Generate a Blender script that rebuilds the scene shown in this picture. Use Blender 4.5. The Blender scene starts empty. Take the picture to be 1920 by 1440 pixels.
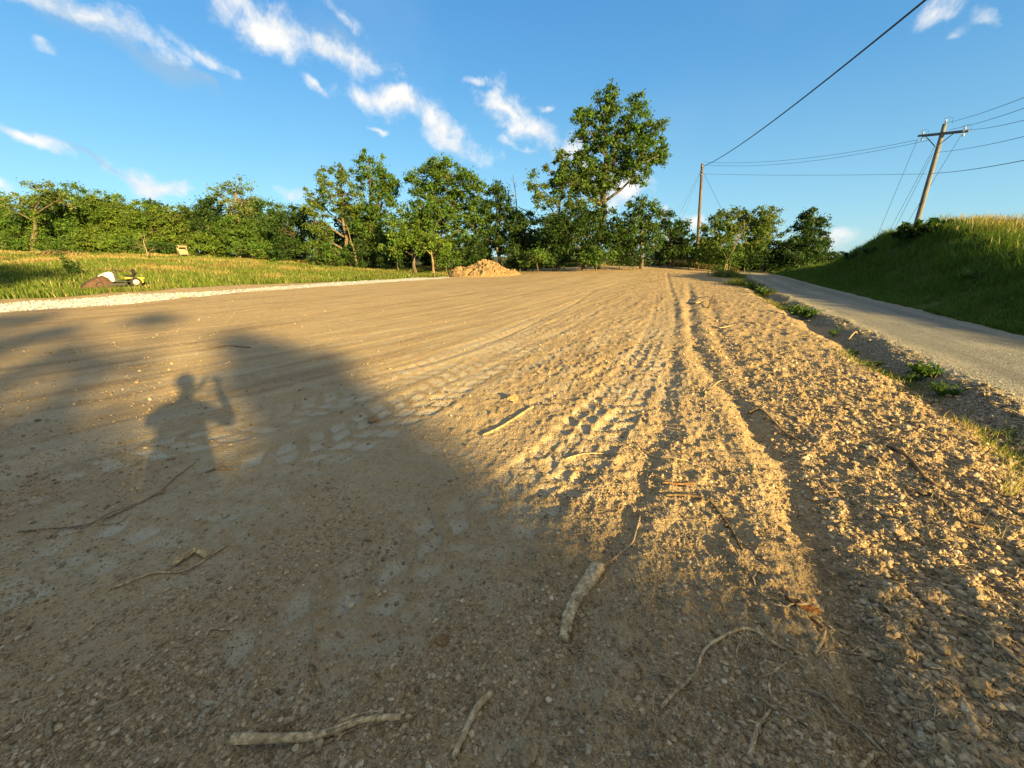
import bpy, bmesh, math, random
import numpy as np
from mathutils import Vector, Matrix

R = np.random.RandomState(7)
random.seed(7)
scene = bpy.context.scene
COL = scene.collection
rad = math.radians

# ------------------------------------------------------------------ camera
CAM_H = 1.6
PITCH = rad(18.55)
F = 721.0
CP, SP = math.cos(PITCH), math.sin(PITCH)
cam_d = bpy.data.cameras.new('camera'); cam = bpy.data.objects.new('camera', cam_d); COL.objects.link(cam)
cam.location = (0, 0, CAM_H); cam.rotation_euler = (rad(90) - PITCH, 0, 0)
cam_d.sensor_width = 36; cam_d.lens = 36 * F / 1920; cam_d.clip_start = 0.01; cam_d.clip_end = 5000
scene.camera = cam

def ray(px, py):
    r = (px - 960) / F; u = -(py - 720) / F
    return Vector((r, CP + u * SP, -SP + u * CP))
def at(px, py, Y):
    d = ray(px, py); return Vector((0, 0, CAM_H)) + d * (Y / d.y)

# ------------------------------------------------------------------ sun
AZ = Vector((-0.631, 0.776, 0)).normalized()      # horizontal direction the light travels
ELEV = rad(13.7)
sd = bpy.data.lights.new('sun', 'SUN'); so = bpy.data.objects.new('sun', sd); COL.objects.link(so)
sd.energy = 5.0; sd.angle = rad(0.9); sd.color = (1.0, 0.73, 0.27)
ldir = Vector((AZ.x * math.cos(ELEV), AZ.y * math.cos(ELEV), -math.sin(ELEV)))
so.rotation_euler = ldir.to_track_quat('-Z', 'Y').to_euler()

# ------------------------------------------------------------------ numpy noise
def _h(ix, iy, s):
    n = (ix.astype(np.int64) * 374761393 + iy.astype(np.int64) * 668265263 + s * 1274126177) & 0xffffffff
    n = ((n ^ (n >> 13)) * 1274126177) & 0xffffffff
    n = (n ^ (n >> 16)) & 0xffffffff
    return n / 4294967295.0
def vnoise(x, y, s=0):
    ix = np.floor(x); iy = np.floor(y); fx = x - ix; fy = y - iy
    fx = fx * fx * fx * (fx * (fx * 6 - 15) + 10); fy = fy * fy * fy * (fy * (fy * 6 - 15) + 10)
    a = _h(ix, iy, s); b = _h(ix + 1, iy, s); c = _h(ix, iy + 1, s); d = _h(ix + 1, iy + 1, s)
    return ((a * (1 - fx) + b * fx) * (1 - fy) + (c * (1 - fx) + d * fx) * fy) * 2 - 1
def noise(x, y, sc, s=0):                          # value noise on a rotated lattice
    a = 0.7 + s * 1.3; ca, sa = math.cos(a), math.sin(a)
    return vnoise((x * ca - y * sa) / sc + s * 17.1, (x * sa + y * ca) / sc - s * 9.7, s)
def fbm(x, y, sc, s=0, o=3):
    t = 0; a = 1
    for k in range(o):
        t = t + a * noise(x, y, sc / 2 ** k, s + k); a *= .5
    return t / 1.6
def worley(x, y, sc, s=0):
    x = x / sc; y = y / sc; ix = np.floor(x); iy = np.floor(y)
    best = np.full(x.shape, 9.0); rid = np.zeros(x.shape)
    for dx in (-1, 0, 1):
        for dy in (-1, 0, 1):
            jx = ix + dx; jy = iy + dy
            cx = jx + _h(jx, jy, s); cy = jy + _h(jx, jy, s + 5)
            d = np.hypot(x - cx, y - cy); m = d < best
            best = np.where(m, d, best); rid = np.where(m, _h(jx, jy, s + 9), rid)
    return best, rid
def sstep(a, b, x):
    t = np.clip((x - a) / (b - a), 0, 1); return t * t * (3 - 2 * t)

# ------------------------------------------------------------------ terrain (large shapes)
CTRL = [(0, 0, 0), (-3, 3, 0), (3, 3, 0), (0, 12, 0), (-7, 12, 0), (7, 12, 0), (-14, 10, 0), (0, 20, .02), (8, 22, 0), (-10, 24, .05),
        (-14, 18, .08), (4, 30, .15), (12, 30, .25), (-5, 32, -.05), (-18, 30, .45), (-28, 24, .8), (-24, 14, .35), (-35, 40, 1.5), (-48, 38, 1.75),
        (-45, 25, 1.3), (-21, 44, .85), (-6, 43, 0), (6, 42, .45), (13, 42, .58), (19, 43, .45), (22, 39.6, 0.02), (17, 28, 0), (-10, -10, 0), (10, -10, 0),
        (-60, 60, 1.5), (0, 65, -.8), (30, 62, -1.2), (-30, 62, .8), (40, 30, 0), (30, 0, 0), (-60, 0, 1), (0, -40, 0), (30, -40, 0), (-50, -40, 0)]
_c = np.array(CTRL, float)
def _phi(r2): return np.where(r2 > 1e-9, r2 * np.log(r2 + 1e-12), 0)
_n = len(_c); _A = np.zeros((_n + 3, _n + 3))
_d2 = ((_c[:, None, :2] - _c[None, :, :2]) ** 2).sum(-1)
_A[:_n, :_n] = _phi(_d2) + np.eye(_n) * 20; _A[:_n, _n] = 1; _A[:_n, _n + 1:] = _c[:, :2]; _A[_n, :_n] = 1; _A[_n + 1:, :_n] = _c[:, :2].T
_w = np.linalg.solve(_A, np.concatenate([_c[:, 2], [0, 0, 0]]))

RD = np.array([.42, .907]); RD = RD / np.hypot(*RD); RN = np.array([RD[1], -RD[0]])
def road_uv(x, y):
    v = RD[0] * x + RD[1] * y
    u = RN[0] * x + RN[1] * y
    return u, v
ROAD_L, ROAD_R = 3.42, 6.35
def bank_profile(x, y):
    u, v = road_uv(x, y)
    b = u - ROAD_R - .12
    hgt = np.interp(v, [-60, -8, 2, 8, 14, 20, 26, 31, 36, 60], [1.0, 1.1, 1.15, 1.2, 1.28, 1.75, 2.9, 2.6, .9, -.4])
    wid = np.interp(v, [-60, 8, 20, 30, 40], [5.2, 4.6, 3.9, 3.4, 3])
    t = np.clip(b / wid, 0, 1)
    return hgt * (t * t * (3 - 2 * t)) * .82 + hgt * .18 * t - np.clip(b - wid, 0, 12) * .06
def macro(x, y):
    x = np.asarray(x, float); y = np.asarray(y, float)
    r = np.hypot(x, y); k = np.minimum(1, 75 / np.maximum(r, 1e-6)); xx = x * k; yy = y * k
    z = _w[_n] + _w[_n + 1] * xx + _w[_n + 2] * yy
    for i in range(_n):
        z = z + _w[i] * _phi((xx - _c[i, 0]) ** 2 + (yy - _c[i, 1]) ** 2)
    z = z - _z0
    z = z * (1 - sstep(75, 200, r)) + sstep(75, 200, r) * (-2)
    u, v = road_uv(x, y)
    z = z + bank_profile(x, y) * (1 - sstep(80, 140, r))
    # ditch between the bare shoulder and the road, and the gravelly road edge above it
    e = u - ROAD_L + .13 * noise(x, y, 1.1, 401) + .07 * noise(x, y, .4, 402)
    fade = sstep(44, 34, v)
    z = z - .16 * np.exp(-((e + .58) / .30) ** 2) * fade + .05 * sstep(-.5, .05, e) * fade - .04 * sstep(ROAD_R - .5, ROAD_R, u) * np.exp(-np.clip(u - ROAD_R, 0, 9)) * fade
    z = z - .09 * np.exp(-((e + 1.6) / 1.0) ** 2) * fade * 0
    return z
_z0 = 0.0
_z0 = float(macro(np.array([0.]), np.array([1.]))[0])

def ground_pt(px, py):                              # where a sight line meets the ground
    d = ray(px, py)
    if d.z >= -0.004: return None
    t = np.linspace(.6, 70, 1400)
    zz = macro(d.x * t, d.y * t)
    below = CAM_H + d.z * t <= zz
    if not below.any(): return None
    i = int(np.argmax(below)); return (d.x * t[i], d.y * t[i])
def gpts(l): return [ground_pt(*p) for p in l]

# ------------------------------------------------------------------ areas of the ground
def poly_sd(x, y, poly):                            # signed distance, negative inside
    d = np.full(x.shape, 1e9); ins = np.zeros(x.shape, bool); n = len(poly)
    for i in range(n):
        ax, ay = poly[i]; bx, by = poly[(i + 1) % n]
        ex, ey = bx - ax, by - ay; L = ex * ex + ey * ey + 1e-12
        t = np.clip(((x - ax) * ex + (y - ay) * ey) / L, 0, 1)
        d = np.minimum(d, np.hypot(x - ax - ex * t, y - ay - ey * t))
        c = ((ay > y) != (by > y)) & (x < (bx - ax) * (y - ay) / (by - ay + 1e-12) + ax)
        ins ^= c
    return np.where(ins, -d, d)
def line_sd(x, y, pts):                             # lateral distance (signed) and arc length to a polyline
    best = np.full(x.shape, 1e9); sg = np.zeros(x.shape); arc = np.zeros(x.shape); s0 = 0
    for i in range(len(pts) - 1):
        ax, ay = pts[i]; bx, by = pts[i + 1]; ex, ey = bx - ax, by - ay; L = math.hypot(ex, ey) + 1e-9
        t = np.clip(((x - ax) * ex + (y - ay) * ey) / L / L, 0, 1)
        qx, qy = x - ax - ex * t, y - ay - ey * t; d = np.hypot(qx, qy); m = d < best
        best = np.where(m, d, best); sg = np.where(m, np.sign(ex * qy - ey * qx), sg); arc = np.where(m, s0 + t * L, arc); s0 += L
    return best * sg, arc                           # + = image right for lines running towards the camera
def spline(pts, n=10):
    P = [np.array(p) for p in pts]; P = [2 * P[0] - P[1]] + P + [2 * P[-1] - P[-2]]; out = []
    for i in range(1, len(P) - 2):
        for k in range(n):
            t = k / n
            out.append(.5 * ((2 * P[i]) + (-P[i - 1] + P[i + 1]) * t + (2 * P[i - 1] - 5 * P[i] + 4 * P[i + 1] - P[i + 2]) * t * t + (-P[i - 1] + 3 * P[i] - 3 * P[i + 1] + P[i + 2]) * t ** 3))
    out.append(P[-2]); return [tuple(p) for p in out]

GR_LO = gpts([(0, 586), (200, 573), (400, 553), (640, 535), (780, 526), (860, 520)])
GR_HI = gpts([(860, 518), (780, 521), (640, 529), (400, 545), (200, 556), (0, 570)])
g0 = np.array(GR_LO[0]) - np.array(GR_LO[1]); g0 = g0 / np.hypot(*g0)
GRAVEL = [tuple(np.array(GR_LO[0]) + g0 * 30)] + GR_LO + GR_HI + [tuple(np.array(GR_HI[-1]) + g0 * 30)]
ED = gpts([(0, 561), (130, 556), (250, 547), (400, 537), (560, 531), (700, 526), (860, 518)])
DIRT = [tuple(np.array(ED[0]) + g0 * 30)] + ED + [(-6, 36), (0, 39.5), (6, 40.5), (12, 41.2), (17, 40.5), (19.5, 37.5)]
# right edge of the bare ground runs along the ditch
for v, o_ in ((34, .45), (29, .6), (25, .45), (21, .62), (17, .42), (14, .55), (11, .38), (8.5, .52), (6.5, .36), (4.5, .5), (2, .4), (-20, .4)): DIRT.append(tuple(RN * (ROAD_L - o_) + RD * v))
DIRT.append((-40, -20))

TR = dict(
    rut=spline(gpts([(1288, 512), (1292, 540), (1296, 600), (1305, 650), (1352, 720), (1420, 800), (1480, 900), (1525, 1000), (1560, 1120), (1610, 1300), (1650, 1435)])),
    rutb=spline(gpts([(1250, 512), (1262, 560), (1268, 620), (1262, 680), (1250, 740), (1235, 820), (1180, 960), (1110, 1100), (1010, 1300)])),
    tread1=spline(gpts([(1240, 516), (1243, 580), (1228, 640), (1185, 710), (1120, 800), (1030, 890), (900, 985), (760, 1075), (610, 1180), (430, 1330)])),
    tread2=spline(gpts([(1120, 570), (1060, 605), (960, 655), (840, 725), (700, 800), (560, 865), (400, 940), (220, 1010), (0, 1080)])),
    tread3=spline(gpts([(1090, 565), (1010, 600), (880, 655), (740, 712), (560, 770), (380, 820), (180, 865), (0, 895)])),
    line1=spline(gpts([(1215, 512), (1130, 540), (1075, 570), (1000, 606), (900, 648), (800, 680), (640, 715)])),
    line2=spline(gpts([(1200, 522), (1100, 545), (960, 580), (800, 610), (600, 640)])),
    line3=spline(gpts([(1180, 510), (1000, 532), (800, 560), (560, 592), (300, 625), (0, 660)])),
    line4=spline(gpts([(1150, 508), (900, 530), (640, 556), (300, 600), (0, 632)])),
    line5=spline(gpts([(1330, 560), (1345, 620), (1390, 700), (1470, 800), (1600, 960), (1720, 1150), (1850, 1400)])),
)

def areas(x, y):
    wx = x + .10 * noise(x, y, .5, 3) + .05 * noise(x, y, .17, 4); wy = y + .10 * noise(x, y, .5, 5) + .05 * noise(x, y, .17, 6)
    big = 1 + np.clip(np.hypot(x, y) / 15 - 1, 0, 2)
    u, v = road_uv(wx, wy)
    road = sstep(-.16, .14, u - ROAD_L + .18 * noise(x, y, .9, 7)) * sstep(.10, -.02, u - ROAD_R) * sstep(46, 42, v)
    wx2 = x + .22 * big * noise(x, y, 1.3, 13); wy2 = y + .22 * big * noise(x, y, 1.3, 15)
    gs = poly_sd(wx2, wy2, GRAVEL)
    grav = sstep(.10, -.08, gs)
    ds = poly_sd(wx2, wy2, DIRT)
    dirt = sstep(.15, -.15, ds)
    verge = sstep(-.15, .1, ds) * (u < ROAD_L + .1) * (v < 40) * (u > 1.5)   # gritty road edge
    grass = np.clip(1 - dirt - grav - road - verge, 0, 1)
    return road, grav, grass, verge

def micro(x, y):                                    # fine relief of the bare ground; returns dz, pale, track
    r = np.hypot(x, y)
    road, grav, grass, verge = areas(x, y)
    bare = np.clip(1 - road - grav - grass * .8, 0, 1)
    near = r < 34
    dr, ar = line_sd(x, y, TR['rut'])
    rough = sstep(-.15, .55, dr)                    # churned shoulder right of the rut
    rough = np.maximum(rough, .95 * np.maximum(sstep(-3.0, -1.3, dr) * sstep(.6, 2.0, r), sstep(-4.4, -2.4, dr) * sstep(2.6, 4.2, r)) * (.65 + .5 * fbm(x, y, 1.1, 25)))
    mid = sstep(-3.2, -.9, dr); padq = sstep(-1.2, -3.2, dr)
    rr = .22 + .42 * mid + .55 * rough - .02 * padq
    patch = .5 + .5 * fbm(x, y, .9, 21)
    rr = rr * (.65 + .7 * patch)
    def fd(s): return np.clip((s / (.016 * r + 1e-3) - .35) / .65, 0, 1)
    z = .022 * fbm(x, y, 3.0, 30) * sstep(.5, 4, r) + .012 * fbm(x, y, .7, 31) * rr * 1.2
    bl = lambda sc, s: 1 - 2 * np.abs(noise(x, y, sc, s))
    z = z + rr * (.009 * rough * noise(x, y, .42, 40) + .010 * bl(.19, 41) * (.05 + .9 * rough) + .010 * fd(.085) * bl(.085, 42) + .0065 * fd(.04) * bl(.04, 43) + .0035 * fd(.018) * noise(x, y, .018, 44))
    w, wid = worley(x + .02 * noise(x, y, .06, 45), y + .02 * noise(x, y, .06, 46), .075, 50)
    w5, wid5 = worley(x + .03 * noise(x, y, .09, 47), y, .12, 53)
    z = z + rough * fd(.13) * .022 * np.clip(.45 - w5 + .12 * noise(x, y, .04, 48), 0, 1) / .45 * (wid5 > .5)
    z = z + rr * fd(.09) * .024 * np.clip(.42 - w, 0, 1) / .42 * (wid > .45) * (wid - .2)
    w2, wid2 = worley(x, y, .028, 52)
    z = z + (.35 + .65 * rr) * .009 * fd(.028) * np.clip(.45 - w2, 0, 1) / .45 * (wid2 > .3) * wid2 * (1.2 - .5 * 0)
    w3, wid3 = worley(x, y, .21, 57)
    w4, wid4 = worley(x, y, .34, 77)
    z = z + (.08 + rough) * sstep(4, 10, r) * .022 * np.clip(.42 - w4 + .10 * noise(x, y, .12, 78), 0, 1) / .42 * (wid4 > .35) * (.4 + wid4)
    z = z + (.15 + rough) * .026 * np.clip(.40 - w3 + .10 * noise(x, y, .05, 58), 0, 1) / .40 * (wid3 > .62)
    pale = np.zeros(x.shape); track = np.zeros(x.shape)
    # long soft rut
    wob = .05 * noise(x, y, .6, 60)
    d = dr + wob
    sh = sstep(30, 18, r)
    rn = .55 + .6 * noise(x, y, .9, 64) ** 2 + .35 * noise(x, y, .35, 65); rn = np.clip(rn, .1, 1.3)
    z = z - sh * (.085 - .04 * sstep(3, 7, r)) * (.6 + .4 * rn) * np.exp(-(d / .12) ** 2) + rn * sh * .018 * np.exp(-((d - .27) / .10) ** 2) + rn * sh * .016 * np.exp(-((d + .27) / .10) ** 2)
    d2, a2 = line_sd(x, y, TR['rutb']); d2 = d2 + wob
    z = z - .022 * np.exp(-(d2 / .10) ** 2) + .010 * np.exp(-((d2 - .2) / .08) ** 2)
    for nm, wd, pitch, dep in (('tread1', .30, .25, .026), ('tread2', .36, .27, .020), ('tread3', .30, .25, .013)):
        dd, aa = line_sd(x, y, TR[nm]); dd = dd + wob * .5 + .018 * noise(x, y, .07, 62); aa = aa + .03 * noise(x, y, .11, 63)
        ins = sstep(wd + .04, wd - .02, np.abs(dd))
        side = np.where(dd > 0, .5, 0)
        ph = (aa + np.abs(dd) * .55) / pitch + side
        fr = ph - np.floor(ph)
        lug = sstep(.06, .18, fr) * sstep(.80, .66, fr) * sstep(.01, .05, np.abs(dd)) * (1 - .9 * np.exp(-((np.abs(dd) - wd * .52) / .022) ** 2)) * ins
        keep = .4 + .6 * sstep(-.5, .3, noise(x, y, .7, 61 + len(nm)) + .1)
        far = sstep(26, 12, r) * (1 - .5 * sstep(2.5, 5, r))
        z = z * (1 - .65 * lug * keep) - dep * lug * keep * far - dep * .35 * ins * far + dep * .08 * far * np.exp(-((np.abs(dd) - wd - .06) / .05) ** 2)
        pale = np.maximum(pale, lug * keep * (.85 + .35 * noise(x, y, .12, 66)) * sstep(16, 5, r)); track = np.maximum(track, ins)
    for k, nm in enumerate(('line1', 'line2', 'line3', 'line4', 'line5')):
        dd, aa = line_sd(x, y, TR[nm]); dd = dd + wob * .6
        dp = (.014, .012, .012, .010, .028)[k] * (1 if k in (0, 4) else 1); ww = (.07, .06, .10, .10, .14)[k]
        z = z - dp * np.exp(-(dd / ww) ** 2) + dp * .7 * np.exp(-((dd - 2.2 * ww) / ww) ** 2) * .25
    # old wheel marks, many and faint, on the flat pad at left
    dl, al = line_sd(x, y, TR['line3'])
    st = noise(dl * 1.0, al * .07, .22, 70) * .5 + noise(dl, al * .1, .09, 71) * .35
    pad = sstep(-.2, -1.2, dr) * sstep(2.5, 5, r)
    z = z + pad * .016 * st; streak = pad * sstep(.05, .5, st)
    # light grey dried crust in blotches
    cr = sstep(.30, .55, fbm(x, y, .24, 80) + .25 * noise(x, y, .07, 81)) * sstep(-.4, -1.6, dr) * sstep(14, 4, r)
    pale = np.maximum(pale, cr * .3)
    pl = sstep(.25, .6, noise(dl, al * .25, .2, 83)) * pad * sstep(13, 6, r)
    pale = np.maximum(pale, pl * .4)
    z = z * bare
    # gravel, road, verge, grass
    z = z + grav * (.012 * noise(x, y, .05, 90) + .03 * noise(x, y, .6, 91)) + road * .004 * noise(x, y, .03, 92) * fd(.03)
    z = z + verge * (.010 * noise(x, y, .05, 93) + .012 * bl(.12, 94))
    z = z + grass * .07 * fbm(x, y, 1.4, 95)
    global STREAK; STREAK = streak
    return z, pale * bare, rough * bare, (road, grav, grass, verge)
def height(x, y):
    x = np.atleast_1d(np.asarray(x, float)); y = np.atleast_1d(np.asarray(y, float))
    return macro(x, y) + micro(x, y)[0]
def zh(x, y): return float(height(x, y)[0])

# ------------------------------------------------------------------ mesh helpers
def new_mesh(name, V, Fc, col=None, smooth=False, attrs=None, mats=(), midx=None):
    V = np.asarray(V, np.float32); Fc = np.asarray(Fc, np.int32); m = bpy.data.meshes.new(name)
    nf, k = Fc.shape
    m.vertices.add(len(V)); m.vertices.foreach_set('co', V.ravel())
    m.loops.add(nf * k); m.loops.foreach_set('vertex_index', Fc.ravel())
    m.polygons.add(nf); m.polygons.foreach_set('loop_start', np.arange(0, nf * k, k, dtype=np.int32))
    m.polygons.foreach_set('loop_total', np.full(nf, k, np.int32))
    m.polygons.foreach_set('use_smooth', np.full(nf, smooth, bool))
    for mt in mats: m.materials.append(mt)
    if midx is not None: m.polygons.foreach_set('material_index', np.asarray(midx, np.int32))
    m.update(calc_edges=True)
    if col is not None:
        a = m.attributes.new('col', 'FLOAT_COLOR', 'POINT'); c = np.ones((len(V), 4), np.float32); c[:, :3] = col; a.data.foreach_set('color', c.ravel())
    for n_, v_ in (attrs or {}).items():
        a = m.attributes.new(n_, 'FLOAT', 'POINT'); a.data.foreach_set('value', np.asarray(v_, np.float32))
    return m
def link(name, mesh, parent=None, loc=None):
    o = bpy.data.objects.new(name, mesh); COL.objects.link(o)
    if parent is not None: o.parent = parent
    if loc is not None: o.location = loc
    return o
def tag(o, label=None, cat=None, group=None, kind=None):
    if label: o['label'] = label
    if cat: o['category'] = cat
    if group: o['group'] = group
    if kind: o['kind'] = kind
    return o
def empty(name, loc, label, cat, group=None, rz=0):
    o = bpy.data.objects.new(name, None); COL.objects.link(o); o.location = loc; o.rotation_euler.z = rz; o.empty_display_size = .2
    return tag(o, label, cat, group)
class Tubes:
    def __init__(s): s.V = []; s.F = []; s.n = 0; s.C = []
    def add(s, pts, rads, k=6, col=(1, 1, 1), rough=0, seed=0):
        pts = [np.array(p, float) for p in pts]; m = len(pts)
        up = np.array([.31, .17, .93]); rs = np.random.RandomState(seed + m)
        rings = []; gro = [1 + rough * .8 * (rs.rand() - .5) for _ in range(k)]
        for i in range(m):
            t = pts[min(i + 1, m - 1)] - pts[max(i - 1, 0)]; t = t / (np.linalg.norm(t) + 1e-9)
            a = np.cross(t, up)
            if np.linalg.norm(a) < .1: a = np.cross(t, np.array([1., 0, 0]))
            a /= np.linalg.norm(a); b = np.cross(t, a)
            for j in range(k):
                th = 2 * math.pi * j / k; rr = rads[i] * (1 + rough * .15 * (rs.rand() - .5)) * gro[j]
                rings.append(pts[i] + (a * math.cos(th) + b * math.sin(th)) * rr)
        s.V += rings
        for i in range(m - 1):
            for j in range(k):
                j2 = (j + 1) % k; o = s.n
                s.F.append((o + i * k + j, o + i * k + j2, o + (i + 1) * k + j2, o + (i + 1) * k + j))
        # caps
        for (i0, fl) in ((0, 1), (m - 1, 0)):
            c = s.n + len(rings)
            s.V.append(pts[i0]); rings.append(pts[i0])
            for j in range(k):
                a_, b_ = s.n + i0 * k + j, s.n + i0 * k + (j + 1) % k
                s.F.append((a_, c, c, b_) if fl else (b_, c, c, a_))
        s.C += [col] * len(rings); s.n = len(s.V)
        return s
    def build(s, name, mat, parent=None, origin=(0, 0, 0), smooth=True):
        V = np.array(s.V) - np.array(origin)
        bm_f = [f for f in s.F]
        m = bpy.data.meshes.new(name)
        faces = [tuple(dict.fromkeys(f)) for f in bm_f]
        m.from_pydata([tuple(v) for v in V], [], faces)
        m.polygons.foreach_set('use_smooth', np.full(len(faces), smooth, bool))
        m.materials.append(mat)
        a = m.attributes.new('col', 'FLOAT_COLOR', 'POINT'); c = np.ones((len(V), 4), np.float32); c[:, :3] = np.array(s.C)[:len(V)]; a.data.foreach_set('color', c.ravel())
        o = link(name, m, parent)
        if parent is None: o.location = origin
        return o
def box_bm(parts, bev=.01):
    bm = bmesh.new()
    for (c, s, rot) in parts:
        M = Matrix.Translation(c) @ (rot if rot else Matrix.Identity(4)) @ Matrix.Diagonal((s[0], s[1], s[2], 1))
        g = bmesh.ops.create_cube(bm, size=1, matrix=M)
        if bev:
            es = list({e for v in g['verts'] for e in v.link_edges})
            bmesh.ops.bevel(bm, geom=es, offset=bev, segments=2, affect='EDGES')
    return bm
def bm_obj(name, bm, mat, parent=None, loc=None, smooth=False):
    m = bpy.data.meshes.new(name); bmesh.ops.recalc_face_normals(bm, faces=bm.faces); bm.to_mesh(m); bm.free(); m.materials.append(mat)
    m.polygons.foreach_set('use_smooth', np.full(len(m.polygons), smooth, bool))
    return link(name, m, parent, loc)

# ------------------------------------------------------------------ materials
def nt_mat(name):
    m = bpy.data.materials.new(name); m.use_nodes = True; nt = m.node_tree; nt.nodes.clear()
    out = nt.nodes.new('ShaderNodeOutputMaterial'); return m, nt, out
def N(nt, typ, **kw):
    n = nt.nodes.new(typ)
    for k, v in kw.items():
        if k.startswith('i_'): n.inputs[k[2:].replace('_', ' ')].default_value = v
        else: setattr(n, k, v)
    return n
def mixc(nt, f, a, b, mode='MIX'):
    n = nt.nodes.new('ShaderNodeMix'); n.data_type = 'RGBA'; n.blend_type = mode
    for s, v in ((0, f), (6, a), (7, b)):
        if hasattr(v, 'links') or isinstance(v, bpy.types.NodeSocket): nt.links.new(v, n.inputs[s])
        else: n.inputs[s].default_value = v if s == 0 else (*v, 1) if len(v) == 3 else v
    return n.outputs[2]
def ramp(nt, src, a, b, ca=0., cb=1.):
    n = nt.nodes.new('ShaderNodeMapRange'); n.inputs[1].default_value = a; n.inputs[2].default_value = b; n.inputs[3].default_value = ca; n.inputs[4].default_value = cb
    n.interpolation_type = 'SMOOTHSTEP'; nt.links.new(src, n.inputs[0]); return n.outputs[0]
def tex(nt, sc, det=4, rough=.6, co=None, typ='noise'):
    if typ == 'noise':
        n = nt.nodes.new('ShaderNodeTexNoise'); n.inputs['Scale'].default_value = sc; n.inputs['Detail'].default_value = det; n.inputs['Roughness'].default_value = rough
        o = n.outputs['Fac']
    else:
        n = nt.nodes.new('ShaderNodeTexVoronoi'); n.inputs['Scale'].default_value = sc; o = n.outputs['Distance'] if typ == 'vor' else n.outputs['Color']
    if co is not None: nt.links.new(co, n.inputs['Vector'])
    return o
def math_(nt, op, a, b=None):
    n = nt.nodes.new('ShaderNodeMath'); n.operation = op
    for i, v in enumerate((a, b)):
        if v is None: continue
        if isinstance(v, bpy.types.NodeSocket): nt.links.new(v, n.inputs[i])
        else: n.inputs[i].default_value = v
    return n.outputs[0]

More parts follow.
